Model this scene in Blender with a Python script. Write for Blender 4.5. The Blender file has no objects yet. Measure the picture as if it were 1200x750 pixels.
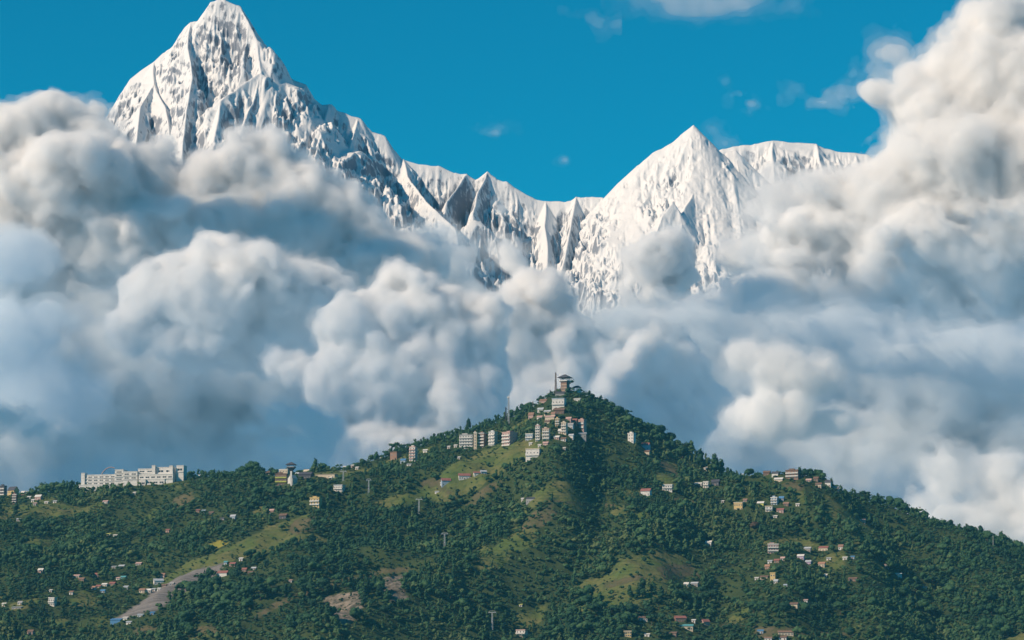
import bpy, bmesh, math, random
import numpy as np
from mathutils import Vector

SC = bpy.context.scene
COL = SC.collection
R = math.radians

# ---------------------------------------------------------------- camera, sky, sun, exposure
F = 3500.0                      # focal length in 1200-wide pixels
PITCH = R(8.0)
CAMZ = 20.0
cam = bpy.data.cameras.new('camera')
cam.sensor_width = 36.0
cam.lens = 36.0 * F / 1200.0
cam.clip_start = 1.0
cam.clip_end = 90000.0
camo = bpy.data.objects.new('camera', cam)
camo.location = (0, 0, CAMZ)
camo.rotation_euler = (R(90) + PITCH, 0, 0)
COL.objects.link(camo)
SC.camera = camo

SUN_AZ, SUN_EL = R(-119), R(34)      # azimuth from +Y (view direction), negative = left; elevation
to_sun = Vector((math.sin(SUN_AZ) * math.cos(SUN_EL), math.cos(SUN_AZ) * math.cos(SUN_EL), math.sin(SUN_EL)))
sun = bpy.data.lights.new('sun', 'SUN')
sun.energy = 4.9
sun.angle = R(0.5)
sun.color = (1.0, 0.79, 0.585)
suno = bpy.data.objects.new('sun', sun)
suno.rotation_euler = to_sun.to_track_quat('Z', 'Y').to_euler()
suno.location = (-3000, -2000, 3000)
COL.objects.link(suno)

world = bpy.data.worlds.new('World')
SC.world = world
world.use_nodes = True
nt = world.node_tree
nt.nodes.clear()
wo = nt.nodes.new('ShaderNodeOutputWorld')
bg = nt.nodes.new('ShaderNodeBackground')
sky = nt.nodes.new('ShaderNodeTexSky')
sky.sky_type = 'NISHITA'
sky.sun_disc = False
sky.sun_elevation = SUN_EL
sky.sun_rotation = SUN_AZ
sky.altitude = 1500
sky.air_density = 1.0
sky.dust_density = 0.0
sky.ozone_density = 4.0
tint = nt.nodes.new('ShaderNodeMix')
tint.data_type = 'RGBA'
tint.blend_type = 'MULTIPLY'
tint.inputs[0].default_value = 1.0
tint.inputs[7].default_value = (0.010, 0.74, 0.775, 1)
# below the horizon the sky is mirrored as added light for cloud undersides
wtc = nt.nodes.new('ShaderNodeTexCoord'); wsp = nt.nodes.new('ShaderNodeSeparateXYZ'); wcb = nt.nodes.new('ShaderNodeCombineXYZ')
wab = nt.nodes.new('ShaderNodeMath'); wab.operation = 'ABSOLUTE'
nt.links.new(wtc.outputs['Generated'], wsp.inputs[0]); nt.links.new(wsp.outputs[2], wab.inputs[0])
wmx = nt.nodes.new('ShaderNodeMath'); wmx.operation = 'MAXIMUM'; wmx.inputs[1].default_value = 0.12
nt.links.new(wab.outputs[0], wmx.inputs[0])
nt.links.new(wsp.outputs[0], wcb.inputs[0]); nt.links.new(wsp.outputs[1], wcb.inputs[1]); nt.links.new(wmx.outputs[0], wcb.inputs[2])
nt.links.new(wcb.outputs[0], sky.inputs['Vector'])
nt.links.new(sky.outputs[0], tint.inputs[6])
# below the horizon: blue fill light added to lift the cloud undersides, standing for haze
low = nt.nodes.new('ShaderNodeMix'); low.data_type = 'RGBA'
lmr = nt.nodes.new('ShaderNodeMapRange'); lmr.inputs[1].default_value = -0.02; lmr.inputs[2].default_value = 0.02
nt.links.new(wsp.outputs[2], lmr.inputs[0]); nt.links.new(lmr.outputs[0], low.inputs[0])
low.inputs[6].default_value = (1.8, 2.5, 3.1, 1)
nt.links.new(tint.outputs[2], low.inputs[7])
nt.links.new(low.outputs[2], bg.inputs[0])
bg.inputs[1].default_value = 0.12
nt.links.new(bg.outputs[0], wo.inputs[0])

vs = SC.view_settings
SC.display_settings.display_device = 'sRGB'
vs.view_transform = 'Standard'
vs.look = 'None'
vs.exposure = 0.0
vs.gamma = 1.0
vs.use_curve_mapping = False
cy = SC.cycles
cy.max_bounces = 18
cy.volume_bounces = 16
cy.diffuse_bounces = 3
cy.glossy_bounces = 2
cy.transmission_bounces = 2
cy.transparent_max_bounces = 8
cy.caustics_reflective = False
cy.caustics_refractive = False
cy.use_denoising = True
try:
    cy.denoiser = 'OPENIMAGEDENOISE'
except Exception:
    pass

# ---------------------------------------------------------------- helpers
rng = np.random.default_rng(7)
random.seed(7)
CP, SP = math.cos(PITCH), math.sin(PITCH)

def tdir(px, py):
    """pixel (1200x750) -> (tx, tz): X = Y*tx, Z = CAMZ + Y*tz"""
    px = np.asarray(px, float); py = np.asarray(py, float)
    v = (375.0 - py) / F
    den = CP - v * SP
    return (px - 600.0) / F / den, (SP + v * CP) / den

def P(px, py, Y):
    tx, tz = tdir(px, py)
    return np.array([Y * tx, Y + 0 * tx, CAMZ + Y * tz])

def proj(X, Y, Z):
    z = Z - CAMZ
    fw = Y * CP + z * SP
    up = -Y * SP + z * CP
    return 600 + F * X / fw, 375 - F * up / fw

def bs(t):
    """cubic b-spline weights"""
    return np.stack([(1 - t) ** 3, 3 * t ** 3 - 6 * t ** 2 + 4, -3 * t ** 3 + 3 * t ** 2 + 3 * t + 1, t ** 3], -1) / 6.0

def upmat(n, step, coords=None, linear=False):
    c = (np.arange(n) if coords is None else coords) * step
    c = c - c.min()
    i = np.floor(c).astype(int); w = bs(c - i)
    if linear: w = np.stack([0 * c, 1 - (c - i), c - i, 0 * c], -1)
    m = np.zeros((len(c), i.max() + 4), np.float32)
    for k in range(4):
        m[np.arange(len(c)), i + k] += w[:, k]
    return m

def noise_grid(rg, shape, steps, coords=None, linear=False):
    """smooth random field on a regular (or per-axis warped) grid; steps = lattice cells per sample on each axis; about -1..1"""
    ms = [upmat(n, s, None if coords is None else coords[k], linear) for k, (n, s) in enumerate(zip(shape, steps))]
    a = (rg.random([m.shape[1] for m in ms], dtype=np.float32) * 2 - 1)
    for k, m in enumerate(ms):
        a = np.moveaxis(np.tensordot(m, a, axes=(1, k)), 0, k)
    return a * (1.15 if linear else (1.7 if len(shape) == 2 else 2.1))

_TAB = {}
def vnoise2(x, y, seed):
    """value noise at arbitrary points, -1..1"""
    x = np.asarray(x, float); y = np.asarray(y, float)
    T = _TAB.get(seed)
    if T is None: T = _TAB[seed] = np.random.default_rng(seed).random((256, 256)) * 2 - 1
    xi = np.floor(x).astype(int); yi = np.floor(y).astype(int)
    fx = x - xi; fy = y - yi
    fx = fx * fx * (3 - 2 * fx); fy = fy * fy * (3 - 2 * fy)
    a = T[xi & 255, yi & 255]; b = T[(xi + 1) & 255, yi & 255]
    c = T[xi & 255, (yi + 1) & 255]; d = T[(xi + 1) & 255, (yi + 1) & 255]
    return (a * (1 - fx) + b * fx) * (1 - fy) + (c * (1 - fx) + d * fx) * fy

def fbm2(x, y, seed, octs=4, gain=0.5):
    s = 0; a = 1; t = 0
    for o in range(octs):
        s = s + a * vnoise2(np.asarray(x) * 2 ** o + 17 * o, np.asarray(y) * 2 ** o + 5 * o, seed + o); t += a; a *= gain
    return s / t * 1.6

def mesh_from(name, verts, faces, smooth=False):
    """faces: (n,3) or (n,4) int array"""
    me = bpy.data.meshes.new(name)
    verts = np.ascontiguousarray(verts, np.float32); faces = np.ascontiguousarray(faces, np.int32)
    k = faces.shape[1]
    me.vertices.add(len(verts)); me.vertices.foreach_set('co', verts.ravel())
    me.loops.add(faces.size); me.loops.foreach_set('vertex_index', faces.ravel())
    me.polygons.add(len(faces)); me.polygons.foreach_set('loop_start', np.arange(0, faces.size, k, dtype=np.int32))
    if smooth:
        me.polygons.foreach_set('use_smooth', np.ones(len(faces), bool))
    me.update(calc_edges=True)
    return me

def link(name, me, mat=None, parent=None, kind=None, label=None, cat=None, group=None):
    o = bpy.data.objects.new(name, me)
    if mat is not None and me is not None:
        if not me.materials:
            me.materials.append(mat)
    COL.objects.link(o)
    if parent is not None: o.parent = parent
    tag(o, label, cat, group, kind)
    return o

def tag(o, label=None, cat=None, group=None, kind=None):
    if label: o['label'] = label
    if cat: o['category'] = cat
    if group: o['group'] = group
    if kind: o['kind'] = kind
    return o

def mat(name):
    m = bpy.data.materials.new(name); m.use_nodes = True
    t = m.node_tree
    return m, t, t.nodes['Principled BSDF'], t.nodes['Material Output']

def grid_faces(nx, ny):
    i = np.arange(nx * ny).reshape(nx, ny)
    return np.stack([i[:-1, :-1], i[1:, :-1], i[1:, 1:], i[:-1, 1:]], -1).reshape(-1, 4)
# ---------------------------------------------------------------- snow mountains
def N(t, kind, **kw):
    n = t.nodes.new(kind)
    for k, v in kw.items(): setattr(n, k, v)
    return n

def snow_material():
    m, t, b, out = mat('snow_and_rock')
    geo = N(t, 'ShaderNodeNewGeometry')
    sep = N(t, 'ShaderNodeSeparateXYZ'); t.links.new(geo.outputs['Normal'], sep.inputs[0])
    tc = N(t, 'ShaderNodeTexCoord')
    mp = N(t, 'ShaderNodeMapping'); mp.inputs['Scale'].default_value = (0.035, 0.022, 0.011)
    t.links.new(tc.outputs['Object'], mp.inputs[0])
    n1 = N(t, 'ShaderNodeTexNoise'); n1.inputs['Scale'].default_value = 1.0; n1.inputs['Detail'].default_value = 8; n1.inputs['Roughness'].default_value = 0.75
    t.links.new(mp.outputs[0], n1.inputs['Vector'])
    add = N(t, 'ShaderNodeMath', operation='MULTIPLY_ADD'); add.inputs[1].default_value = 0.95; add.inputs[2].default_value = -0.475
    t.links.new(n1.outputs['Fac'], add.inputs[0])
    s = N(t, 'ShaderNodeMath', operation='ADD'); t.links.new(sep.outputs['Z'], s.inputs[0]); t.links.new(add.outputs[0], s.inputs[1])
    mr = N(t, 'ShaderNodeMapRange'); mr.inputs[1].default_value = 0.30; mr.inputs[2].default_value = 0.41
    t.links.new(s.outputs[0], mr.inputs[0])
    n2 = N(t, 'ShaderNodeTexNoise'); n2.inputs['Scale'].default_value = 0.02; n2.inputs['Detail'].default_value = 6
    t.links.new(tc.outputs['Object'], n2.inputs['Vector'])
    rock = N(t, 'ShaderNodeMix', data_type='RGBA')
    rock.inputs[6].default_value = (0.17, 0.205, 0.26, 1); rock.inputs[7].default_value = (0.28, 0.30, 0.34, 1)  # rock tinted bluish in place of distant haze and blue shade
    t.links.new(n2.outputs['Fac'], rock.inputs[0])
    mx = N(t, 'ShaderNodeMix', data_type='RGBA'); mx.inputs[7].default_value = (0.75, 0.75, 0.75, 1)
    t.links.new(mr.outputs[0], mx.inputs[0]); t.links.new(rock.outputs[2], mx.inputs[6])
    t.links.new(mx.outputs[2], b.inputs['Base Color'])
    b.inputs['Roughness'].default_value = 0.8
    b.inputs['Specular IOR Level'].default_value = 0.2
    bp = N(t, 'ShaderNodeBump'); bp.inputs['Strength'].default_value = 0.6; bp.inputs['Distance'].default_value = 9
    t.links.new(n1.outputs['Fac'], bp.inputs['Height']); t.links.new(bp.outputs[0], b.inputs['Normal'])
    return m

SNOW = snow_material()

def mountain(name, Y0, ridges, x0, x1, near, far, step, k, seed, label, flute=1.0, group=None, calm=130.0):
    """height field = max over ridge lines (crest and spurs) of crest height minus slope * distance, roughened; ridge points are (px, py, dY)"""
    rg = np.random.default_rng(seed)
    xa = P(x0, 300, Y0)[0]; xb = P(x1, 300, Y0)[0]
    xs = np.arange(xa, xb, step); ys = np.arange(Y0 + near, Y0 + far, step * 1.3)
    X, Y = np.meshgrid(xs, ys, indexing='ij')
    sh = X.shape
    # domain warp
    wx = noise_grid(rg, sh, (step / 260, step / 260)) * 38 + noise_grid(rg, sh, (step / 90, step / 90)) * 14
    wy = noise_grid(rg, sh, (step / 260, step / 260)) * 38
    H = np.full(sh, -1e9, np.float32); D = np.full(sh, 1e9, np.float32)
    for ridge in ridges:
        kk = ridge.get('k', k)
        pts = [P(px, py, Y0 + d) for px, py, d in ridge['p']]
        spur = ridge.get('spur', False)
        for a, b in zip(pts[:-1], pts[1:]):
            # warp fades on the crest so that the skyline stays put
            ax, ay, az = a; bx, by, bz = b
            dx, dy = bx - ax, by - ay; L2 = dx * dx + dy * dy + 1e-6
            qx, qy = (X + wx * 0.5, Y + wy * 0.5) if spur else (X, Y + wy * 0.6)
            t = np.clip(((qx - ax) * dx + (qy - ay) * dy) / L2, 0, 1)
            d = np.hypot(qx - ax - t * dx, qy - ay - t * dy)
            h = az + t * (bz - az) - kk * d * (1 - 0.10 * np.clip(d / 900, 0, 1))
            better = h > H
            H = np.where(better, h, H)
            D = np.minimum(D, d * (1.8 if spur else 1))
    crest = 0.8 * np.clip(D / calm, 0.08, 1)
    def ridged(s1, s2):
        return 1 - np.abs(noise_grid(rg, sh, (step / s1, step / s2), linear=s1 < 200)) * 1.6
    flu = ridged(120, 420) * 58 + ridged(58, 200) * 40 + ridged(30, 90) * 20
    rough = ridged(330, 330) * 90 + ridged(150, 170) * 70 + ridged(75, 100) * 52 + ridged(38, 52) * 46 + ridged(19, 26) * 30 + noise_grid(rg, sh, (step / 11, step / 14)) * 7
    nz_ = flu * flute + rough - (120 + 62 * flute)
    H = H + np.minimum(nz_, 25 + D * 0.25) * crest
    # strata ledges, dipping, broken
    st = noise_grid(rg, sh, (step / 420, step / 420)) * 60 + noise_grid(rg, sh, (step / 120, step / 120)) * 22
    band = np.clip(noise_grid(rg, sh, (step / 300, step / 500)) * 1.4, 0, 1)
    H = H + np.abs(np.sin((H + X * 0.22 + st) / 24.0)) * 13 * band * np.clip(D / 120, 0, 1)
    H = np.maximum(H, CAMZ - 30)
    V = np.stack([X, Y, H], -1).reshape(-1, 3)
    o = link(name, mesh_from(name, V, grid_faces(*sh), False), SNOW, label=label, cat='mountain', kind='structure', group=group)
    return o

crest1 = [(60, 330), (100, 215), (122, 165), (136, 127), (145, 106), (153, 92), (180, 72), (204, 51), (215, 33), (223, 25), (231, 23), (239, 11), (246, 1), (254, -2), (262, -3), (269, 1), (282, 6), (288, 15), (295, 28), (307, 46), (316, 61), (331, 87), (348, 96), (359, 100), (366, 114), (378, 124), (388, 122), (395, 129), (410, 135), (423, 139), (436, 153), (451, 159), (461, 174), (471, 186), (491, 192), (514, 193), (532, 201), (546, 201), (557, 209), (572, 199), (583, 210), (594, 212), (603, 220), (621, 230), (629, 234), (646, 236), (669, 235), (675, 230), (690, 231), (706, 231), (720, 240), (740, 262), (760, 300)]
def crest(pts, d=0, wob=0): return [(x, y, d + (wob * math.sin(x * 0.11) if wob else 0)) for x, y in pts]
ridges1 = [dict(p=crest(crest1)),
    dict(spur=True, k=1.9, p=[(225, 26, 0), (224, 55, -230), (229, 90, -480), (222, 125, -760), (215, 180, -1150)]),
    dict(spur=True, k=1.25, p=[(282, 6, 0), (300, 46, -160), (303, 70, -300), (308, 84, -420), (285, 100, -560), (262, 118, -760), (254, 165, -1080)]),
    dict(spur=True, k=1.85, p=[(308, 84, -420), (300, 120, -640), (285, 160, -980)]),
    dict(spur=True, k=1.8, p=[(180, 72, 0), (184, 98, -230), (168, 125, -520), (160, 175, -900)]),
    dict(spur=True, k=1.8, p=[(184, 98, -230), (198, 125, -520), (204, 175, -900)]),
    dict(spur=True, k=1.85, p=[(359, 100, 0), (340, 125, -260), (318, 150, -520), (300, 190, -900)]),
    dict(spur=True, k=1.85, p=[(388, 122, 0), (380, 150, -280), (355, 185, -640)]),
    dict(spur=True, k=1.8, p=[(423, 139, 0), (412, 170, -300), (395, 210, -650)]),
    dict(spur=True, k=1.3, p=[(471, 186, 0), (478, 205, -220), (500, 235, -520), (535, 268, -820), (540, 300, -1100)]),
    dict(spur=True, k=1.5, p=[(546, 201, 0), (534, 220, -180), (524, 235, -330)]),
    dict(spur=True, k=1.5, p=[(572, 199, 0), (562, 222, -200), (555, 250, -430)]),
    dict(spur=True, k=1.5, p=[(675, 230, 0), (668, 255, -220), (660, 300, -560), (650, 350, -900)]),
    dict(spur=True, k=1.5, p=[(706, 231, 0), (700, 262, -260), (706, 310, -620), (700, 360, -1000)]),
    dict(spur=True, k=1.5, p=[(640, 236, 0), (634, 265, -260), (640, 310, -620)]),
]
mountain('snow_peak', 18000, ridges1, 50, 765, -1500, 420, 4.8, 1.75, 11, 'tall fishtail snow peak with a long fluted ridge running right')
crest2 = [(699, 330), (706, 238), (725, 214), (747, 194), (765, 179), (787, 167), (800, 156), (808, 150), (813, 146), (820, 157), (835, 170), (844, 183), (853, 178), (862, 176), (872, 196), (890, 232), (915, 290)]
ridges2 = [dict(p=crest(crest2), k=1.1),
    dict(spur=True, k=1.35, p=[(844, 183, 0), (834, 198, -170), (824, 212, -330), (800, 245, -720), (790, 300, -1150)]),
    dict(spur=True, k=1.7, p=[(834, 198, -170), (838, 232, -420), (848, 270, -700), (850, 310, -1000)]),
    dict(spur=True, k=1.7, p=[(862, 176, 0), (874, 216, -260), (880, 262, -560), (885, 300, -900)]),
    dict(spur=True, k=1.4, p=[(787, 236, -760), (775, 250, -820), (762, 285, -1000)]),
    dict(spur=True, k=1.5, p=[(740, 222, -220), (735, 250, -420), (742, 300, -800)]),
]
mountain('snow_peak', 17990, ridges2, 560, 960, -1500, 420, 4.8, 1.2, 23, 'bright pyramid shaped snow peak at the end of the fluted ridge', flute=0.45, calm=420.0)
crest3 = [(820, 190), (846, 174), (869, 170), (890, 168), (904, 164), (930, 167), (954, 168), (967, 174), (989, 178), (1016, 181), (1050, 205), (1120, 260)]
ridges3 = [dict(p=crest(crest3)),
    dict(spur=True, k=1.3, p=[(904, 164, 0), (906, 190, -260), (908, 250, -700)]),
    dict(spur=True, k=1.3, p=[(954, 168, 0), (962, 190, -240), (975, 250, -700)]),
    dict(spur=True, k=1.3, p=[(1000, 180, 0), (1005, 210, -300), (1010, 260, -700)]),
]
mountain('snow_peak', 19600, ridges3, 800, 1160, -1500, 400, 6.4, 1.3, 37, 'long level snow ridge behind the pyramid shaped peak', flute=0.6)
# ---------------------------------------------------------------- clouds: closed meshes filled with scattering vapour
def surface_nets(f, org, vox):
    """naive surface nets: f < 0 inside; returns verts, quads"""
    s = f < 0
    nx, ny, nz = f.shape
    cnt = np.zeros((nx - 1, ny - 1, nz - 1), np.int8)
    for i in (0, 1):
        for j in (0, 1):
            for k in (0, 1):
                cnt += s[i:nx - 1 + i, j:ny - 1 + j, k:nz - 1 + k]
    act = (cnt > 0) & (cnt < 8)
    idx = np.argwhere(act)
    pos = np.zeros((len(idx), 3)); num = np.zeros(len(idx))
    I, J, K = idx.T
    for ax in range(3):
        for u in (0, 1):
            for v in (0, 1):
                a = [0, 0, 0]; b = [0, 0, 0]
                o1, o2 = [q for q in range(3) if q != ax]
                a[o1] = b[o1] = u; a[o2] = b[o2] = v; b[ax] = 1
                fa = f[I + a[0], J + a[1], K + a[2]]; fb = f[I + b[0], J + b[1], K + b[2]]
                c = (fa < 0) != (fb < 0)
                t = np.where(c, fa / np.where(c, fa - fb, 1), 0)
                p = np.stack([np.full(len(I), float(a[q])) for q in range(3)], -1)
                p[:, ax] += t
                pos[c] += p[c]; num[c] += 1
    verts = (idx + pos / num[:, None]) * vox + org
    vid = np.full(act.shape, -1, np.int32); vid[act] = np.arange(len(idx))
    quads = []
    for ax in range(3):
        sl0 = [slice(1, -1)] * 3; sl1 = [slice(1, -1)] * 3
        sl0[ax] = slice(0, -1); sl1[ax] = slice(1, None)
        a = s[tuple(sl0)]; b = s[tuple(sl1)]
        for flip in (False, True):
            c = np.argwhere((a & ~b) if not flip else (~a & b))
            if not len(c): continue
            c = c + 1; c[:, ax] -= 1
            o1, o2 = [(1, 2), (2, 0), (0, 1)][ax]
            def at(d1, d2):
                q = c.copy(); q[:, o1] -= d1; q[:, o2] -= d2
                return vid[q[:, 0], q[:, 1], q[:, 2]]
            q = np.stack([at(1, 1), at(0, 1), at(0, 0), at(1, 0)], -1)
            quads.append(q[:, ::-1] if flip else q)
    return verts, np.concatenate(quads)

def vapour(name, density, color=(0.985, 0.985, 0.985), g=0.0):
    m = bpy.data.materials.new(name); m.use_nodes = True
    t = m.node_tree; t.nodes.clear()
    o = t.nodes.new('ShaderNodeOutputMaterial')
    v = t.nodes.new('ShaderNodeVolumePrincipled')
    v.inputs['Color'].default_value = (*color, 1)
    v.inputs['Density'].default_value = density
    v.inputs['Anisotropy'].default_value = g
    t.links.new(v.outputs[0], o.inputs['Volume'])
    return m

def cloud(name, Y, puffs, vox, amp, density, seed, label, sub=6, flat=None, color=(0.998, 0.997, 0.9965), subr=(0.3, 0.6), gsize=1.0, fringe=6.5):
    """puffs: (px, py, rx, ry[, dy]) in pixels at distance Y (dy = depth offset in pixels); vox and amp in pixels; cauliflower detail from smaller puffs and fractal noise"""
    rg = np.random.default_rng(seed)
    s = Y / F
    el = []
    for p in puffs:
        px, py, rx, ry = p[:4]; dy = p[4] if len(p) > 4 else 0
        c = P(px, py, Y + dy * s)
        rz = min(rx, ry) * 1.0 + 0.25 * max(rx, ry)
        el.append((c, np.array([rx * s, rz * s, ry * s])))
        for k in range(sub):
            v = rg.normal(size=3); v /= np.linalg.norm(v)
            v[1] = -abs(v[1]) * 0.8; v[2] = v[2] if v[2] > -0.3 else -v[2]
            q = rg.uniform(*subr) * min(rx, ry) * s
            el.append((c + v * np.array([rx, rz, ry]) * s * rg.uniform(0.72, 0.95), np.array([q * rg.uniform(0.9, 1.4), q, q * rg.uniform(0.8, 1.1)])))
    lo = np.min([c - r for c, r in el], 0) - amp * s * 2.2 - vox * s * 3
    hi = np.max([c + r for c, r in el], 0) + amp * s * 2.2 + vox * s * 3
    v = vox * s
    n = np.ceil((hi - lo) / v).astype(int) + 1
    ax = [lo[k] + np.arange(n[k]) * v for k in range(3)]
    f = np.full(n, 1e9, np.float32)
    kk = 0.10 * s * 100
    for c, r in el:
        # only touch the voxels near this puff
        rr = r + amp * s * 4 + 4 * v
        i0 = np.maximum(((c - rr - lo) / v).astype(int), 0); i1 = np.minimum(((c + rr - lo) / v).astype(int) + 2, n)
        gx, gy, gz = [((ax[k][i0[k]:i1[k]] - c[k]) / r[k]).astype(np.float32) for k in range(3)]
        d = np.sqrt(gx[:, None, None] ** 2 + gy[None, :, None] ** 2 + gz[None, None, :] ** 2)
        d = (d - 1) * min(r)
        sub_ = f[i0[0]:i1[0], i0[1]:i1[1], i0[2]:i1[2]]
        h = np.clip(0.5 + 0.5 * (sub_ - d) / (0.5 * min(r)), 0, 1)
        kq = 0.5 * min(r)
        np.minimum(sub_, np.where(sub_ > 1e8, d, sub_ * (1 - h) + d * h - kq * 0.5 * h * (1 - h)), out=sub_)
    f += 0.40 * amp * s
    st = vox / (amp * 8)
    f -= noise_grid(rg, tuple(n), (st, st, st)) * amp * s * 0.9
    a = amp * s
    sz = amp * 4.2 * gsize
    for o in range(6):
        if sz < vox * 1.6: break
        st = vox / sz
        nz = noise_grid(rg, tuple(n), (st, st, st))
        f -= a * ((np.abs(nz) * 1.6 - 0.52) if o < 3 else nz * 0.8)
        a *= 0.58; sz *= 0.5
    if flat is not None:   # flat base
        zb = P(600, flat, Y)[2]
        wob = noise_grid(rg, (n[0], n[1]), (vox / 60, vox / 60)) * amp * s
        f = np.maximum(f, (zb + wob)[:, :, None] - ax[2][None, None, :].astype(np.float32))
    f[0] = f[-1] = 1; f[:, 0] = f[:, -1] = 1; f[:, :, 0] = f[:, :, -1] = 1
    # nested shells of the same field: thin ragged fringe, body, dense core
    me = None
    Vs, Qs, Ms = [], [], []; off = 0
    wisp = noise_grid(rg, tuple(n), (vox / 26, vox / 26, vox / 26)) * 0.6 + noise_grid(rg, tuple(n), (vox / 11, vox / 11, vox / 11)) * 0.5 + noise_grid(rg, tuple(n), (vox / 5.5, vox / 5.5, vox / 5.5)) * 0.3
    wisp *= fringe * s
    names = []
    for lvl, (iso, dens, wk) in enumerate(((fringe * 0.9, 0.07, 2.2), (fringe * 0.2, 0.30, 0.9), (-fringe * 0.6, 1.0, 0.3))):
        g_ = f - iso * s - wisp * wk
        g_[0] = g_[-1] = 1; g_[:, 0] = g_[:, -1] = 1; g_[:, :, 0] = g_[:, :, -1] = 1
        if not (g_ < 0).any(): continue
        V, Q = surface_nets(g_, lo, v)
        Vs.append(V); Qs.append(Q + off); off += len(V); Ms.append(np.full(len(Q), len(names), np.int32)); names.append((lvl, dens))
    me = mesh_from(name, np.concatenate(Vs), np.concatenate(Qs), False)
    for lvl, dens in names:
        me.materials.append(vapour('%s_vapour_%s' % (name, ('fringe', 'body', 'core')[lvl]), density / s * dens, color))
    me.polygons.foreach_set('material_index', np.concatenate(Ms))
    return link(name, me, label=label, cat='cloud', kind='stuff')
CL = 0.21      # optical depth per pixel of thickness
cloud('cloud_bank', 10300, [(-60, 420, 120, 110), (60, 440, 120, 130), (200, 430, 130, 110), (330, 420, 130, 110), (470, 400, 120, 100), (600, 440, 120, 90), (720, 470, 110, 90), (840, 440, 110, 80), (960, 440, 120, 100), (1080, 430, 130, 110), (1230, 430, 120, 120),
   (0, 570, 160, 110), (200, 560, 160, 100), (400, 540, 160, 110), (600, 530, 140, 110), (800, 560, 160, 110), (1000, 570, 160, 110), (1200, 600, 160, 110)], 5, 12, CL * 0.5, 1, 'pale blue grey bank of cloud behind the hill crest', sub=4, color=(0.965, 0.982, 0.992), fringe=14)  # dim bluish vapour colour stands in for shade on the bank
cloud('cumulus_cloud', 9200, [(45, 165, 58, 48), (-10, 205, 70, 75), (108, 168, 42, 44), (70, 230, 110, 80), (180, 215, 60, 48), (240, 208, 46, 44), (285, 196, 46, 46), (322, 208, 50, 44), (360, 226, 50, 44), (400, 244, 48, 42), (430, 266, 46, 40), (470, 292, 40, 34), (510, 312, 36, 30), (150, 280, 110, 65), (250, 275, 110, 65), (350, 285, 100, 55), (440, 310, 70, 45), (0, 320, 90, 70)], 2.4, 12, CL * 0.8, 2,
   'huge grey and cream cumulus cloud over the foot of the fishtail peak')
cloud('cumulus_cloud', 8500, [(190, 350, 55, 45), (265, 345, 80, 65), (345, 350, 65, 50), (240, 400, 70, 40), (320, 405, 60, 35), (160, 380, 50, 35)], 2.2, 13, CL, 3, 'cream cumulus cloud under the huge left cloud', sub=9, subr=(0.22, 0.55))
cloud('cumulus_cloud', 8100, [(415, 400, 46, 52), (490, 372, 55, 52), (535, 395, 45, 50), (450, 450, 75, 65), (540, 470, 65, 70), (470, 520, 90, 50), (330, 430, 35, 22)], 2.2, 13, CL, 4, 'bright cauliflower cumulus tower in the middle of the sky', sub=12, subr=(0.22, 0.5), fringe=4.5)
cloud('cumulus_cloud', 8900, [(588, 246, 20, 20), (598, 302, 34, 42), (622, 352, 42, 44), (650, 418, 50, 50), (692, 424, 44, 44), (600, 400, 50, 60), (660, 470, 70, 60), (735, 395, 36, 30)], 2.2, 12, CL, 5, 'cumulus column rising between the two snow peaks', sub=10, subr=(0.22, 0.5), fringe=5)
cloud('cumulus_cloud', 8700, [(770, 312, 42, 34), (738, 330, 20, 16), (805, 325, 34, 26), (858, 298, 28, 20), (885, 290, 18, 12), (780, 345, 60, 22)], 2.0, 9, CL, 6, 'small white puff in front of the pyramid shaped peak')
cloud('cumulus_cloud', 7600, [(775, 425, 48, 46), (740, 455, 45, 40), (800, 470, 50, 60), (760, 520, 70, 50)], 2.2, 11, CL, 7, 'blue grey cumulus just right of the hilltop tower')
cloud('cumulus_cloud', 6300, [(910, 432, 36, 34), (875, 415, 34, 24), (955, 440, 36, 30), (985, 492, 32, 20), (920, 490, 60, 30)], 2.2, 10, CL * 0.4, 8, 'small cream cumulus under the dark base of the right cloud')
cloud('cumulus_cloud', 7200, [(1175, 92, 78, 66), (1220, 60, 60, 50), (1112, 80, 42, 34), (1066, 88, 34, 26), (1085, 125, 60, 50), (1120, 200, 95, 75), (1020, 110, 30, 26), (1030, 235, 85, 50), (1160, 300, 120, 90), (1070, 305, 100, 70), (965, 265, 55, 38), (915, 272, 32, 22), (1230, 180, 90, 120), (935, 305, 52, 28), (940, 345, 110, 34), (840, 362, 80, 20), (1080, 380, 150, 55), (1200, 400, 120, 60)], 2.4, 9, CL * 0.7, 9,
   'towering cumulus cloud filling the right edge of the sky', fringe=9)
cloud('cumulus_cloud', 6250, [(1112, 562, 40, 38), (1172, 560, 44, 42), (1150, 615, 80, 46), (1215, 600, 60, 56), (1082, 596, 34, 28)], 2.2, 9, CL * 0.32, 10, 'low cream cumulus behind the right end of the hill', fringe=10)


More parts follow.
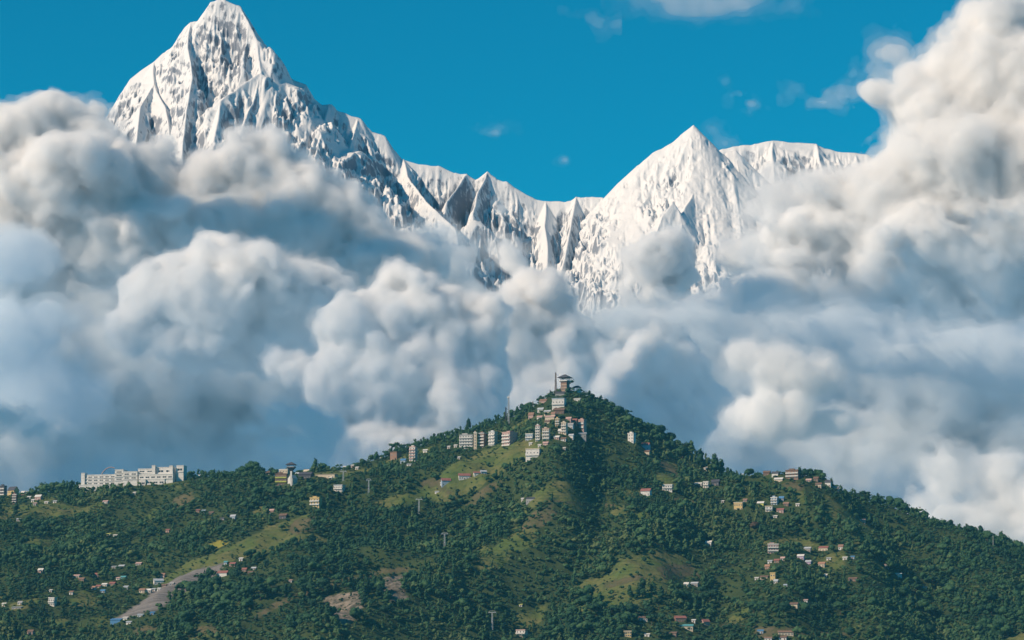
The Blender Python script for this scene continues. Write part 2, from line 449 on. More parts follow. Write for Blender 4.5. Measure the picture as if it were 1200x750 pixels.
cloud('mist_cloud', 6900, [(-60, 560, 200, 60), (150, 570, 220, 55), (400, 560, 220, 60), (640, 560, 220, 70), (880, 570, 220, 60), (1100, 590, 220, 60), (1280, 600, 160, 60)], 6, 16, 0.0045, 51, 'thin blue mist lying between the hill and the clouds', sub=3, fringe=40, color=(0.62, 0.86, 1.0))
cloud('mist_cloud', 7000, [(-60, 420, 200, 120), (150, 400, 220, 110), (400, 420, 220, 110), (640, 450, 220, 100), (880, 420, 220, 110), (1100, 400, 220, 130), (1280, 400, 160, 160)], 7, 16, 0.0016, 56, 'very thin pale air in front of the clouds', sub=2, fringe=45, color=(0.66, 0.86, 1.0))
cloud('mist_cloud', 6600, [(820, 372, 120, 16), (960, 385, 150, 26), (1100, 410, 150, 34), (1220, 420, 110, 40)], 3.5, 9, 0.035, 52, 'long grey blue cloud streak under the right cloud tower', sub=3, fringe=10, color=(0.93, 0.97, 1.0))
cloud('mist_cloud', 7300, [(935, 228, 64, 26), (995, 245, 70, 34), (893, 248, 40, 18), (900, 285, 50, 24)], 3, 9, 0.06, 53, 'soft veil of cloud crossing the right snow ridge', sub=4, fringe=10)
cloud('mist_cloud', 7300, [(985, 105, 30, 14), (960, 118, 22, 8), (1010, 85, 26, 14), (1050, 60, 26, 14)], 3, 9, 0.03, 54, 'ragged veil along the left edge of the right cloud tower', sub=5, fringe=10)
cloud('mist_cloud', 8000, [(20, 300, 60, 40), (10, 400, 60, 60), (60, 470, 80, 50)], 4, 12, 0.04, 55, 'blue grey cloud low at the left edge', sub=4, fringe=12, color=(0.93, 0.97, 1.0))

cloud('cumulus_cloud', 6500, [(985, 494, 26, 14), (962, 500, 18, 10), (1004, 490, 16, 9)], 2.0, 8, CL * 0.5, 57, 'small pale cream puff low above the right ridge village', sub=6, fringe=7)
cloud('cumulus_cloud', 6900, [(335, 490, 44, 26), (370, 500, 40, 24), (300, 505, 36, 20), (330, 525, 60, 24)], 2.4, 10, CL * 0.35, 58, 'pale soft puff low above the lookout tower ridge', sub=6, fringe=9)
cloud('cumulus_cloud', 6700, [(8, 488, 40, 22), (40, 505, 40, 20), (-30, 500, 40, 30)], 2.4, 9, CL * 0.35, 59, 'pale soft puff at the lower left edge of the sky', sub=6, fringe=9)
cloud('thin_cloud', 10500, [(810, 4, 40, 9), (860, 4, 50, 14), (915, 8, 36, 14), (770, -6, 40, 9)], 3, 9, CL * 0.04, 31, 'thin white veil of cloud at the top of the sky', sub=5, fringe=9)
cloud('thin_cloud', 10500, [(685, 20, 14, 8), (700, 26, 10, 4)], 2.2, 6, CL * 0.10, 32, 'tiny faint wisp near the top middle of the sky', sub=3, fringe=7)
cloud('thin_cloud', 10500, [(865, 108, 16, 12), (880, 122, 12, 8), (850, 98, 8, 6)], 2.2, 7, CL * 0.08, 33, 'faint wisp above the level snow ridge', sub=3, fringe=7)
cloud('thin_cloud', 15500, [(836, 152, 14, 8), (852, 166, 22, 13), (876, 182, 22, 12)], 2.2, 7, CL * 0.10, 34, 'thin plume of cloud trailing right from the pyramid shaped peak', sub=3, fringe=7)
cloud('thin_cloud', 10500, [(575, 156, 16, 5), (590, 149, 8, 4)], 2.0, 5, CL * 0.06, 35, 'faint streak of cloud above the fluted ridge', sub=3, fringe=5)
cloud('thin_cloud', 10500, [(664, 187, 5, 5)], 1.6, 4, CL * 0.10, 36, 'smallest faint wisp between the two peaks', sub=3, fringe=4)

def upsun(px, py, Y, t):
    """where the sunlight that reaches a point passed t metres earlier, as (px, py, Y)"""
    p = P(px, py, Y) + np.array(to_sun[:]) * t
    a, b = proj(*p)
    return float(a), float(b), float(p[1])
for k, (tx_, ty_, tY, t_, rx_, ry_, dn_, where) in enumerate((  # clouds outside the frame, added only to shade the visible ones
        (50, 430, 8600, 3200, 90, 110, 0.5, 'far off to the left'), (230, 520, 9800, 3600, 190, 55, 0.24, 'high to the left'), (280, 238, 8900, 3600, 130, 42, 0.3, 'high above the left peak'),
        (960, 395, 7100, 2600, 190, 34, 0.16, 'high above the pyramid shaped peak'), (920, 525, 9600, 3400, 110, 45, 0.4, 'high above the right ridge'), (800, 480, 7500, 3000, 50, 60, 0.2, 'high over the hilltop'))):
    a_, b_, Y_ = upsun(tx_, ty_, tY, t_)
    q_ = tY / Y_
    cloud('cumulus_cloud', Y_, [(a_, b_, rx_ * q_ * 0.8, ry_ * q_), (a_ - rx_ * q_ * 0.6, b_, rx_ * q_ * 0.5, ry_ * q_ * 0.7), (a_ + rx_ * q_ * 0.6, b_, rx_ * q_ * 0.5, ry_ * q_ * 0.7)], 7, 12, CL * dn_, 20 + k, 'unseen flat cloud added to cast shade, ' + where, sub=3)
# ---------------------------------------------------------------- the hill (one ground sheet)
SKY_PX = np.array([-900, -500, -200, 0, 50, 100, 150, 200, 250, 290, 340, 400, 450, 500, 560, 600, 625, 645, 665, 685, 705, 730, 760, 800, 850, 900, 950, 1000, 1050, 1100, 1150, 1200, 1400, 1700, 2100.])
SKY_PY = np.array([640, 600, 588, 584, 577, 572, 568, 562, 558, 556, 560, 552, 536, 520, 503, 490, 478, 463, 456, 463, 474, 488, 505, 528, 554, 568, 574, 584, 597, 618, 635, 648, 690, 720, 740.])
_u, _t = tdir(SKY_PX, SKY_PY)
def smooth_interp(u, xs, ys):
    a = 0
    for du in (-0.0016, -0.0008, 0, 0.0008, 0.0016): a = a + np.interp(u + du, xs, ys)
    return a / 5
def ridge_y(u):
    px = u * F + 600
    return np.interp(px, [-900, 0, 300, 640, 700, 900, 1200, 2000], [3720, 3640, 3560, 3500, 3490, 3420, 3320, 3150])
def ridge_z(u):
    return CAMZ + ridge_y(u) * smooth_interp(u, _u, _t)
def base_h(X, Y):
    u = X / np.maximum(Y, 500)
    yr = ridge_y(u); zr = ridge_z(u)
    d = yr - Y
    zb = CAMZ + 2760 * tdir(600, 790)[1]          # foot line just under the picture's lower edge
    s = (zr - zb) / (yr - 2800)
    s = np.clip(s, 0.2, 1)
    front = zr - s * (np.sqrt(d * d + 35.0 ** 2) - 35.0)
    back = zr + 0.42 * d
    h = np.where(d > 0, front, back)
    fl = np.where(d > 0, 2.0, -40.0)
    k = 60.0
    hh = np.clip(0.5 + 0.5 * (h - fl) / k, 0, 1)
    return fl * (1 - hh) + h * hh + k * hh * (1 - hh)
def hit_base(px, py):
    """first point of the smooth hill on the ray through a pixel"""
    px = np.atleast_1d(np.asarray(px, float)); py = np.atleast_1d(np.asarray(py, float))
    tx, tz = tdir(px, py)
    Y = np.full(px.shape, 2500.0); done = np.zeros(px.shape, bool)
    for _ in range(320):
        g = base_h(Y * tx, Y) - (CAMZ + Y * tz)
        done |= g >= 0
        Y = np.where(done, Y, Y + 4.0)
    return Y * tx, Y

SPURS = [  # amplitude m, half width m, pixel polyline
    (26, 55, [(650, 505), (642, 540), (652, 570), (632, 612), (590, 655), (520, 692), (440, 725), (380, 760)]),
    (-30, 60, [(700, 520), (705, 570), (692, 620), (655, 680), (600, 735)]),
    (20, 55, [(770, 540), (790, 580), (780, 640), (740, 700)]),
    (34, 60, [(955, 592), (1000, 635), (1022, 690), (1030, 755)]),
    (-34, 60, [(1040, 620), (1080, 670), (1105, 720), (1110, 765)]),
    (24, 55, [(880, 590), (905, 650), (920, 700), (925, 755)]),
    (-24, 45, [(945, 640), (972, 690), (985, 750)]),
    (-18, 60, [(860, 640), (850, 690), (830, 745)]),
    (18, 60, [(1130, 640), (1150, 690), (1140, 750)]),
    (16, 40, [(590, 545), (530, 575), (470, 588), (430, 600), (370, 625)]),
    (14, 50, [(390, 610), (330, 625), (250, 655), (180, 700), (110, 740)]),
    (-14, 45, [(300, 625), (220, 660), (150, 705), (80, 750)]),
    (-14, 50, [(430, 560), (380, 590), (350, 600)]),
    (16, 40, [(480, 668), (420, 680), (370, 700), (310, 720)]),
    (-16, 40, [(470, 700), (420, 725), (380, 745)]),
]
_sp = []
for A, w, pl in SPURS:
    xs, ys = hit_base([p[0] for p in pl], [p[1] for p in pl])
    _sp.append((A, w, np.stack([xs, ys], -1)))
def height(X, Y):
    X = np.asarray(X, float); Y = np.asarray(Y, float)
    h = base_h(X, Y)
    u = X / np.maximum(Y, 500)
    d = ridge_y(u) - Y
    fade = np.clip((d - 15) / 110, 0, 1) * np.clip((Y - 2300) / 400, 0, 1)
    add = 0
    for A, w, pl in _sp:
        D = np.full(X.shape, 1e9)
        for (ax, ay), (bx, by) in zip(pl[:-1], pl[1:]):
            dx, dy = bx - ax, by - ay
            t = np.clip(((X - ax) * dx + (Y - ay) * dy) / (dx * dx + dy * dy + 1e-9), 0, 1)
            D = np.minimum(D, np.hypot(X - ax - t * dx, Y - ay - t * dy))
        add = add + A * np.exp(-(D / w) ** 1.5)
    rel = fbm2(X / 210 + 3, Y / 420 + 8, 91, 3) * 17 + (0.5 - np.abs(fbm2(X / 90, Y / 200, 71, 3))) * 12 + fbm2(X / 28, Y / 28, 51, 3) * 2.6
    return h + (add + rel) * fade

def edges_axis(fine0, fine1, step, lo, hi):
    a = [np.arange(fine0, fine1 + step / 2, step)]
    x, s, L = fine0, step, []
    while x > lo: s *= 1.25; x -= s; L.append(max(x, lo))
    x, s, Rr = fine1, step, []
    while x < hi: s *= 1.25; x += s; Rr.append(min(x, hi))
    return np.concatenate([np.array(L[::-1]), a[0], np.array(Rr)])
GX = edges_axis(-720, 720, 3.2, -6000, 6000); GY = edges_axis(2740, 3720, 3.2, -1000, 5400)
TX, TY = np.meshgrid(GX, GY, indexing='ij')
TZ = height(TX, TY)
TPX, TPY = proj(TX, np.maximum(TY, 100), TZ)

def hit(px, py):
    """first point of the real hill on the ray through a pixel"""
    px = np.atleast_1d(np.asarray(px, float)); py = np.atleast_1d(np.asarray(py, float))
    tx, tz = tdir(px, py)
    Ys = np.arange(2650.0, 3760.0, 9.0)[None, :]
    g = height(Ys * tx[:, None], np.broadcast_to(Ys, (len(px), Ys.shape[1]))) - (CAMZ + Ys * tz[:, None])
    k = np.where((g >= 0).any(1), np.argmax(g >= 0, 1), np.argmax(g, 1))
    hi = Ys[0, k].copy(); lo = hi - 9.0
    for _ in range(7):
        mid = (lo + hi) / 2
        up = height(mid * tx, mid) - (CAMZ + mid * tz) >= 0
        hi = np.where(up, mid, hi); lo = np.where(up, lo, mid)
    return hi * tx, hi, height(hi * tx, hi)

def in_poly(px, py, poly):
    c = np.zeros(np.shape(px), bool); n = len(poly)
    for i in range(n):
        x1, y1 = poly[i]; x2, y2 = poly[(i + 1) % n]
        cond = ((y1 > py) != (y2 > py)) & (px < (x2 - x1) * (py - y1) / ((y2 - y1) if y2 != y1 else 1e-9) + x1)
        c ^= cond
    return c
def line_dist(px, py, pl):
    D = np.full(np.shape(px), 1e9)
    for (ax, ay), (bx, by) in zip(pl[:-1], pl[1:]):
        dx, dy = bx - ax, by - ay
        t = np.clip(((px - ax) * dx + (py - ay) * dy) / (dx * dx + dy * dy + 1e-9), 0, 1)
        D = np.minimum(D, np.hypot(px - ax - t * dx, (py - ay - t * dy)))
    return D

# clearings seen on the slope, as pixel outlines laid on the hill: (kind, outline, chance that a tree still stands there)
CLEAR = [
    ('meadow', [(585, 520), (622, 515), (640, 522), (632, 532), (600, 545), (585, 556), (560, 572), (528, 588), (505, 585), (500, 572), (520, 552), (550, 533)], 0.03),
    ('meadow', [(505, 566), (510, 580), (480, 590), (455, 594), (440, 588), (470, 578), (490, 570)], 0.12),
    ('meadow', [(365, 600), (345, 622), (330, 645), (300, 652), (265, 660), (235, 668), (200, 690), (185, 680), (215, 660), (260, 645), (290, 628), (325, 612)], 0.04),
    ('brown', [(345, 608), (368, 604), (368, 618), (348, 628), (335, 622)], 0.1),
    ('field', [(238, 637), (262, 633), (266, 638), (258, 643), (240, 643)], 0.0),
    ('gravel', [(253, 661), (262, 660), (256, 668), (240, 682), (228, 690), (205, 700), (185, 712), (160, 722), (136, 728), (130, 725), (150, 714), (180, 694), (205, 678), (238, 666)], 0.0),
    ('meadow', [(720, 655), (770, 648), (812, 655), (822, 668), (800, 690), (770, 702), (740, 712), (718, 720), (712, 705), (690, 700), (672, 690), (690, 680), (715, 672)], 0.22),
    ('brown', [(700, 684), (752, 672), (756, 677), (720, 688), (704, 689)], 0.1),
    ('brown', [(770, 665), (815, 660), (818, 674), (780, 680)], 0.15),
    ('meadow', [(745, 655), (800, 648), (800, 654), (760, 660)], 0.15),
    ('meadow', [(780, 540), (795, 545), (800, 560), (795, 572), (770, 568), (760, 560), (775, 552)], 0.12),
    ('brown', [(768, 538), (800, 552), (796, 562), (775, 548)], 0.08),
    ('meadow', [(728, 575), (752, 573), (752, 582), (735, 586), (726, 582)], 0.05),
    ('meadow', [(890, 634), (930, 630), (958, 640), (955, 646), (930, 644), (895, 644)], 0.25),
    ('meadow', [(985, 630), (1020, 628), (1030, 636), (1010, 640), (990, 637)], 0.15),
    ('meadow', [(848, 730), (870, 716), (882, 712), (874, 722), (862, 733)], 0.05),
    ('brown', [(880, 732), (900, 734), (925, 736), (940, 732), (930, 742), (905, 748), (890, 748), (884, 742)], 0.0),
    ('brown', [(918, 566), (932, 563), (944, 572), (936, 577), (930, 572), (920, 574)], 0.0),
    ('brown', [(502, 560), (514, 562), (524, 574), (518, 576), (508, 570), (495, 570), (488, 574), (492, 564)], 0.0),
    ('meadow', [(35, 632), (70, 632), (72, 645), (50, 652), (30, 646)], 0.15),
    ('meadow', [(90, 705), (108, 702), (112, 712), (95, 714)], 0.15),
    ('meadow', [(58, 728), (80, 725), (85, 736), (62, 738)], 0.2),
    ('brown', [(160, 735), (182, 732), (180, 745), (158, 748)], 0.2),
    ('brown', [(226, 735), (255, 732), (250, 745), (230, 742)], 0.2),
    ('rock', [(380, 700), (420, 692), (425, 712), (405, 735), (392, 728), (384, 715)], 0.06),
    ('rock', [(450, 678), (478, 672), (478, 700), (460, 708), (450, 700)], 0.15),
    ('brown', [(625, 600), (645, 590), (650, 602), (635, 620), (610, 622)], 0.6),
    ('meadow', [(600, 622), (632, 618), (626, 640), (600, 648), (575, 645)], 0.75),
    ('meadow', [(560, 640), (598, 650), (590, 665), (560, 670)], 0.75),
    ('meadow', [(605, 720), (640, 708), (640, 722), (618, 735), (600, 732)], 0.2),
    ('meadow', [(670, 712), (690, 708), (692, 720), (676, 722)], 0.2),
    ('meadow', [(0, 590), (40, 592), (60, 600), (20, 604), (0, 602)], 0.25),
    ('brown', [(200, 585), (225, 576), (230, 588), (210, 598)], 0.25),
    ('brown', [(560, 575), (590, 560), (585, 570), (560, 590), (545, 590)], 0.2),
]
TRACKS = [  # kind, half width px, polyline
    ('brown', 3.2, [(302, 722), (330, 706), (365, 692), (395, 682), (420, 677), (450, 670), (480, 668)]),
    ('brown', 1.6, [(505, 562), (515, 572), (528, 578)]),
    ('brown', 1.1, [(780, 583), (800, 586), (815, 588)]),
    ('brown', 1.3, [(925, 744), (960, 741), (985, 743), (1000, 746)]),
    ('brown', 1.3, [(845, 733), (880, 732), (900, 738)]),
    ('brown', 1.2, [(640, 587), (690, 590), (720, 592)]),
]
kinds = ['meadow', 'field', 'brown', 'gravel', 'rock']
front = (TY < ridge_y(TX / np.maximum(TY, 500)) + 5) & (TY > 2600)
w1 = fbm2(TX / 22, TY / 22, 5, 3) * 3.2; w2 = fbm2(TX / 22, TY / 22, 15, 3) * 2.4
masks = {k: np.zeros(TX.shape) for k in kinds}
keep = np.ones(TX.shape)
for kind, poly, ch in CLEAR:
    c = in_poly(TPX + w1, TPY + w2, poly) & front
    masks[kind][c] = 1
    if kind != 'meadow':
        masks['meadow'][c] = 0
    keep[c] = np.minimum(keep[c], ch)
gap = (fbm2(TX / 55 + 40, TY / 75, 811, 3) > 0.72) & front & (TY < ridge_y(TX / np.maximum(TY, 500)) - 60)
masks['meadow'][gap & (keep > 0.9)] = 1; keep[gap] = np.minimum(keep[gap], 0.35)
for kind, hw, pl in TRACKS:
    c = (line_dist(TPX + w1 * 0.4, TPY + w2 * 0.4, pl) < hw) & front
    masks[kind][c] = 1; keep[c] = 0

def ground_material():
    m, t, b, out = mat('hill_ground')
    tc = N(t, 'ShaderNodeTexCoord')
    def noise(scale, detail=5, rough=0.6, dist=0.0, vec=None):
        n = N(t, 'ShaderNodeTexNoise'); n.inputs['Scale'].default_value = scale; n.inputs['Detail'].default_value = detail
        n.inputs['Roughness'].default_value = rough; n.inputs['Distortion'].default_value = dist
        t.links.new(vec or tc.outputs['Object'], n.inputs['Vector']); return n.outputs['Fac']
    def ramp(f, a, b_, c0, c1):
        mr = N(t, 'ShaderNodeMapRange'); mr.inputs[1].default_value = a; mr.inputs[2].default_value = b_; t.links.new(f, mr.inputs[0])
        x = N(t, 'ShaderNodeMix', data_type='RGBA'); t.links.new(mr.outputs[0], x.inputs[0])
        for i, c in ((6, c0), (7, c1)):
            if isinstance(c, tuple): x.inputs[i].default_value = (*c, 1)
            else: t.links.new(c, x.inputs[i])
        return x.outputs[2]
    def over(base, name, col):
        a = N(t, 'ShaderNodeAttribute', attribute_name=name)
        x = N(t, 'ShaderNodeMix', data_type='RGBA'); t.links.new(a.outputs['Fac'], x.inputs[0]); t.links.new(base, x.inputs[6]); t.links.new(col, x.inputs[7])
        return x.outputs[2]
    under = ramp(noise(0.03), 0.35, 0.65, (0.035, 0.055, 0.022), (0.06, 0.085, 0.03))
    mead = ramp(noise(0.035, 6, 0.65), 0.38, 0.62, (0.095, 0.135, 0.036), (0.17, 0.155, 0.062))
    mead = ramp(noise(0.14, 4), 0.45, 0.7, mead, (0.05, 0.085, 0.025))
    tz_ = N(t, 'ShaderNodeTexWave'); tz_.bands_direction = 'Z'; tz_.inputs['Scale'].default_value = 0.085; tz_.inputs['Distortion'].default_value = 5.0; tz_.inputs['Detail'].default_value = 3; tz_.inputs['Detail Scale'].default_value = 0.25
    t.links.new(tc.outputs['Object'], tz_.inputs['Vector'])
    tm_ = N(t, 'ShaderNodeMath', operation='MULTIPLY'); t.links.new(tz_.outputs['Fac'], tm_.inputs[0]); t.links.new(noise(0.018, 3), tm_.inputs[1])
    mead = ramp(tm_.outputs[0], 0.46, 0.66, mead, (0.065, 0.085, 0.028))
    brown = ramp(noise(0.07, 6, 0.7), 0.35, 0.65, (0.075, 0.085, 0.035), (0.15, 0.12, 0.07))
    field = ramp(noise(0.1), 0.4, 0.6, (0.22, 0.22, 0.04), (0.28, 0.25, 0.05))
    mp = N(t, 'ShaderNodeMapping'); mp.inputs['Rotation'].default_value = (0, 0, R(55)); mp.inputs['Scale'].default_value = (0.02, 0.22, 0.05)
    t.links.new(tc.outputs['Object'], mp.inputs[0])
    grav = ramp(noise(1.0, 6, 0.7, 0.3, mp.outputs[0]), 0.35, 0.65, (0.12, 0.11, 0.105), (0.26, 0.24, 0.23))
    rock = ramp(noise(0.09, 7, 0.75), 0.4, 0.66, (0.07, 0.07, 0.05), (0.33, 0.27, 0.22))
    c = under
    for nme, col in (('meadow', mead), ('field', field), ('brown', brown), ('gravel', grav), ('rock', rock)):
        c = over(c, nme, col)
    t.links.new(c, b.inputs['Base Color'])
    b.inputs['Roughness'].default_value = 0.95; b.inputs['Specular IOR Level'].default_value = 0.1
    bp = N(t, 'ShaderNodeBump'); bp.inputs['Strength'].default_value = 0.8; bp.inputs['Distance'].default_value = 1.5
    t.links.new(noise(0.25, 5), bp.inputs['Height']); t.links.new(bp.outputs[0], b.inputs['Normal'])
    return m

gme = mesh_from('hillside', np.stack([TX, TY, TZ], -1).reshape(-1, 3), grid_faces(*TX.shape), True)
for k in kinds:
    a = gme.attributes.new(k, 'FLOAT', 'POINT'); a.data.foreach_set('value', masks[k].astype(np.float32).ravel())
hillside = link('hillside', gme, ground_material(), kind='structure', label='wooded hill with meadows and bare tracks below the snow peaks')
# ---------------------------------------------------------------- air between camera and hill
hz = bpy.data.materials.new('haze_air'); hz.use_nodes = True
hzt = hz.node_tree; hzt.nodes.clear()
hzo = hzt.nodes.new('ShaderNodeOutputMaterial'); hzv = hzt.nodes.new('ShaderNodeVolumePrincipled')
hzv.inputs['Color'].default_value = (0.16, 0.66, 1.0, 1); hzv.inputs['Density'].default_value = 0.000031; hzv.inputs['Anisotropy'].default_value = 0.0
hzt.links.new(hzv.outputs[0], hzo.inputs['Volume'])
def haze_box():
    x0, x1, y0, y1, z0, z1 = -6100, 6100, -1100, 5500, float(TZ.min()) - 1.0, 530
    V = [(x, y, z) for z in (z0, z1) for y in (y0, y1) for x in (x0, x1)]
    Fq = [(0, 2, 3, 1), (4, 5, 7, 6), (0, 1, 5, 4), (2, 6, 7, 3), (0, 4, 6, 2), (1, 3, 7, 5)]
    link('haze', mesh_from('haze', V, Fq), hz, kind='stuff', label='thin blue air over the valley and hill', cat='haze')
haze_box()
# ---------------------------------------------------------------- buildings
def paint(name, c, rough=0.8, spec=0.2, wear=0.4, scale=0.6):
    m, t, b, out = mat(name)
    tc = N(t, 'ShaderNodeTexCoord')
    n = N(t, 'ShaderNodeTexNoise'); n.inputs['Scale'].default_value = scale; n.inputs['Detail'].default_value = 6; n.inputs['Roughness'].default_value = 0.7
    t.links.new(tc.outputs['Object'], n.inputs['Vector'])
    x = N(t, 'ShaderNodeMix', data_type='RGBA')
    mr = N(t, 'ShaderNodeMapRange'); mr.inputs[1].default_value = 0.4; mr.inputs[2].default_value = 0.75
    t.links.new(n.outputs['Fac'], mr.inputs[0]); t.links.new(mr.outputs[0], x.inputs[0])
    x.inputs[6].default_value = (*c, 1); x.inputs[7].default_value = (*[v * (1 - wear) for v in c], 1)
    t.links.new(x.outputs[2], b.inputs['Base Color']); b.inputs['Roughness'].default_value = rough; b.inputs['Specular IOR Level'].default_value = spec
    return m
PAL = dict(W=(0.74, 0.72, 0.68), C=(0.66, 0.56, 0.42), Y=(0.66, 0.49, 0.22), L=(0.55, 0.58, 0.14), P=(0.56, 0.38, 0.34), R=(0.33, 0.14, 0.12), K=(0.31, 0.19, 0.14), N=(0.20, 0.13, 0.10),
           G=(0.36, 0.36, 0.36), D=(0.09, 0.09, 0.11), B=(0.40, 0.50, 0.60), U=(0.10, 0.26, 0.48), T=(0.12, 0.38, 0.40), O=(0.44, 0.25, 0.17), V=(0.50, 0.40, 0.55), S=(0.50, 0.54, 0.58))
PM = {k: paint('painted_' + dict(W='white', C='cream', Y='yellow', L='lime', P='pink', R='red', K='brick', N='brown', G='grey', D='charcoal', B='pale_blue', U='blue', T='teal', O='orange', V='lilac', S='metal')[k], v,
              0.45 if k == 'S' else 0.8) for k, v in PAL.items()}
def glass():
    m, t, b, out = mat('window_glass')
    b.inputs['Base Color'].default_value = (0.03, 0.04, 0.05, 1); b.inputs['Roughness'].default_value = 0.25; b.inputs['Specular IOR Level'].default_value = 0.4
    return m
GLASS = glass()

class MB:
    def __init__(s): s.v = []; s.f = []; s.m = []
    def add(s, vs, fs, mi=0):
        o = len(s.v); s.v += [tuple(v) for v in vs]; s.f += [tuple(i + o for i in f) for f in fs]; s.m += [mi] * len(fs); return s
    def box(s, x0, x1, y0, y1, z0, z1, mi=0):
        return s.add([(x0, y0, z0), (x1, y0, z0), (x1, y1, z0), (x0, y1, z0), (x0, y0, z1), (x1, y0, z1), (x1, y1, z1), (x0, y1, z1)],
                     [(0, 3, 2, 1), (4, 5, 6, 7), (0, 1, 5, 4), (1, 2, 6, 5), (2, 3, 7, 6), (3, 0, 4, 7)], mi)
    def bar(s, a, b, r0, r1=None, n=6, mi=0):
        a = Vector(a); b = Vector(b); r1 = r0 if r1 is None else r1
        q = (b - a).to_track_quat('Z', 'Y')
        vs = []
        for c, r in ((a, r0), (b, r1)):
            for k in range(n):
                w = 2 * math.pi * k / n
                vs.append(tuple(c + q @ Vector((math.cos(w) * r, math.sin(w) * r, 0))))
        fs = [(k, (k + 1) % n, n + (k + 1) % n, n + k) for k in range(n)] + [tuple(range(n - 1, -1, -1)), tuple(range(n, 2 * n))]
        return s.add(vs, fs, mi)
    def mesh(s, name, mats):
        me = bpy.data.meshes.new(name); me.from_pydata(s.v, [], s.f)
        for m in (mats if isinstance(mats, (list, tuple)) else [mats]): me.materials.append(m)
        me.polygons.foreach_set('material_index', s.m); me.update()
        return me
    def build(s, name, mats, parent): return link(name, s.mesh(name, mats), None, parent)

# one window and one door mesh, shared and scaled
_w = MB().box(-0.5, 0.5, -0.05, 0.03, 0, 1, 1)
_w.box(-0.58, -0.5, -0.09, 0.03, -0.06, 1.06).box(0.5, 0.58, -0.09, 0.03, -0.06, 1.06).box(-0.5, 0.5, -0.09, 0.03, 1.0, 1.06).box(-0.5, 0.5, -0.12, 0.03, -0.06, 0.0).box(-0.03, 0.03, -0.08, -0.05, 0, 1)
WINDOW = _w.mesh('window', [PM['W'], GLASS])
_d = MB().box(-0.5, 0.5, -0.06, 0.03, 0, 1).box(-0.6, -0.5, -0.1, 0.03, 0, 1.06, 1).box(0.5, 0.6, -0.1, 0.03, 0, 1.06, 1).box(-0.5, 0.5, -0.1, 0.03, 1.0, 1.06, 1)
DOOR = _d.mesh('door', [PM['N'], PM['W']])
def opening(me, name, parent, x, y, z, w, h, rz=0):
    o = link(name, me, None, parent); o.location = (x, y, z); o.scale = (w, 1, h); o.rotation_euler = (0, 0, rz); return o

SINK = 0.0
ZONES = []      # pixel rectangles kept free of trees standing in front: (x0, y0, x1, y1, Y)
def empty(name, px, py, w, h, theta, label, cat, group=None, sink=0.0):
    X, Y, Z = [float(v[0]) for v in hit([px], [py])]
    global SINK
    o = bpy.data.objects.new(name, None); COL.objects.link(o)
    o.empty_display_size = 2
    hw_ = w * Y / F * 0.45
    SINK = float(np.clip(Z - min(height(np.array([X - hw_, X + hw_]), np.array([Y, Y + 0.5]))), 0, 3.0))
    o.location = (X, Y, Z - sink - SINK); o.rotation_euler = (0, 0, -R(theta))
    tag(o, label, cat, group)
    ZONES.append((px - w / 2 - 1, py - h - 1, px + w / 2 + 1, py + 1.0, Y))
    return o, Y / F

def facade(root, w, d, zf, fh, bays, sides, fw=1.15, hh=1.35, doorbay=None):
    for i in range(bays):
        x = -w / 2 + w * (i + 0.5) / bays
        if doorbay == i: opening(DOOR, 'door', root, x, 0, zf + 0.05, 1.1, 2.1)
        else: opening(WINDOW, 'window', root, x, 0, zf + fh * 0.3, min(fw, w / bays * 0.6), hh)
    for i in range(sides):
        y = d * (i + 0.5) / sides
        opening(WINDOW, 'window', root, w / 2, y, zf + fh * 0.3, 1.1, hh, R(90))

def block(px, py, w, h, fl, wall, roof, label, theta=22, name='apartment_block', cat='building', balc=True, deep=0.8, bays=None, band='W'):
    root, s = empty(name, px, py, w, h, theta, label, cat)
    th = R(abs(theta))
    W = w * s / (math.cos(th) + deep * math.sin(th)); H = h * s * 0.94 + SINK; D = W * deep; fh = H / fl
    MB().box(-W / 2, W / 2, 0, D, -5, H).build('wall', PM[wall], root)
    r = MB().box(-W / 2 - 0.35, W / 2 + 0.35, -0.35, D + 0.35, H, H + 0.3)
    for a in ((-W / 2 - 0.35, W / 2 + 0.35, -0.35, -0.15), (-W / 2 - 0.35, W / 2 + 0.35, D + 0.15, D + 0.35), (-W / 2 - 0.35, -W / 2 - 0.15, -0.15, D + 0.15), (W / 2 + 0.15, W / 2 + 0.35, -0.15, D + 0.15)):
        r.box(*a, H + 0.3, H + 0.95)
    r.build('roof', PM[roof], root)
    bays = bays or max(2, min(6, int(W / 3)))
    for k in range(fl):
        facade(root, W, D, k * fh, fh, bays, 2 if D > 5 and fl < 5 else 1, doorbay=0 if k == 0 else None, hh=min(1.5, fh * 0.5))
        if balc and k:
            b = MB().box(-W / 2 - 0.1, W / 2 + 0.1, -1.15, -0.003, k * fh - 0.12, k * fh + 0.1)
            b.box(-W / 2 - 0.1, W / 2 + 0.1, -1.15, -1.05, k * fh + 0.1, k * fh + fh * 0.33)
            b.box(-W / 2 - 0.1, -W / 2 + 0.0, -1.05, -0.003, k * fh + 0.1, k * fh + fh * 0.33).box(W / 2, W / 2 + 0.1, -1.05, -0.003, k * fh + 0.1, k * fh + fh * 0.33)
            b.build('balcony', PM[band], root)
    if fl >= 3:
        MB().box(-W * 0.35, W * 0.05, D * 0.45, D * 0.85, H + 0.3, H + 2.4).box(-W * 0.38, W * 0.08, D * 0.42, D * 0.88, H + 2.4, H + 2.6).build('stair_room', PM[wall], root)
    return root

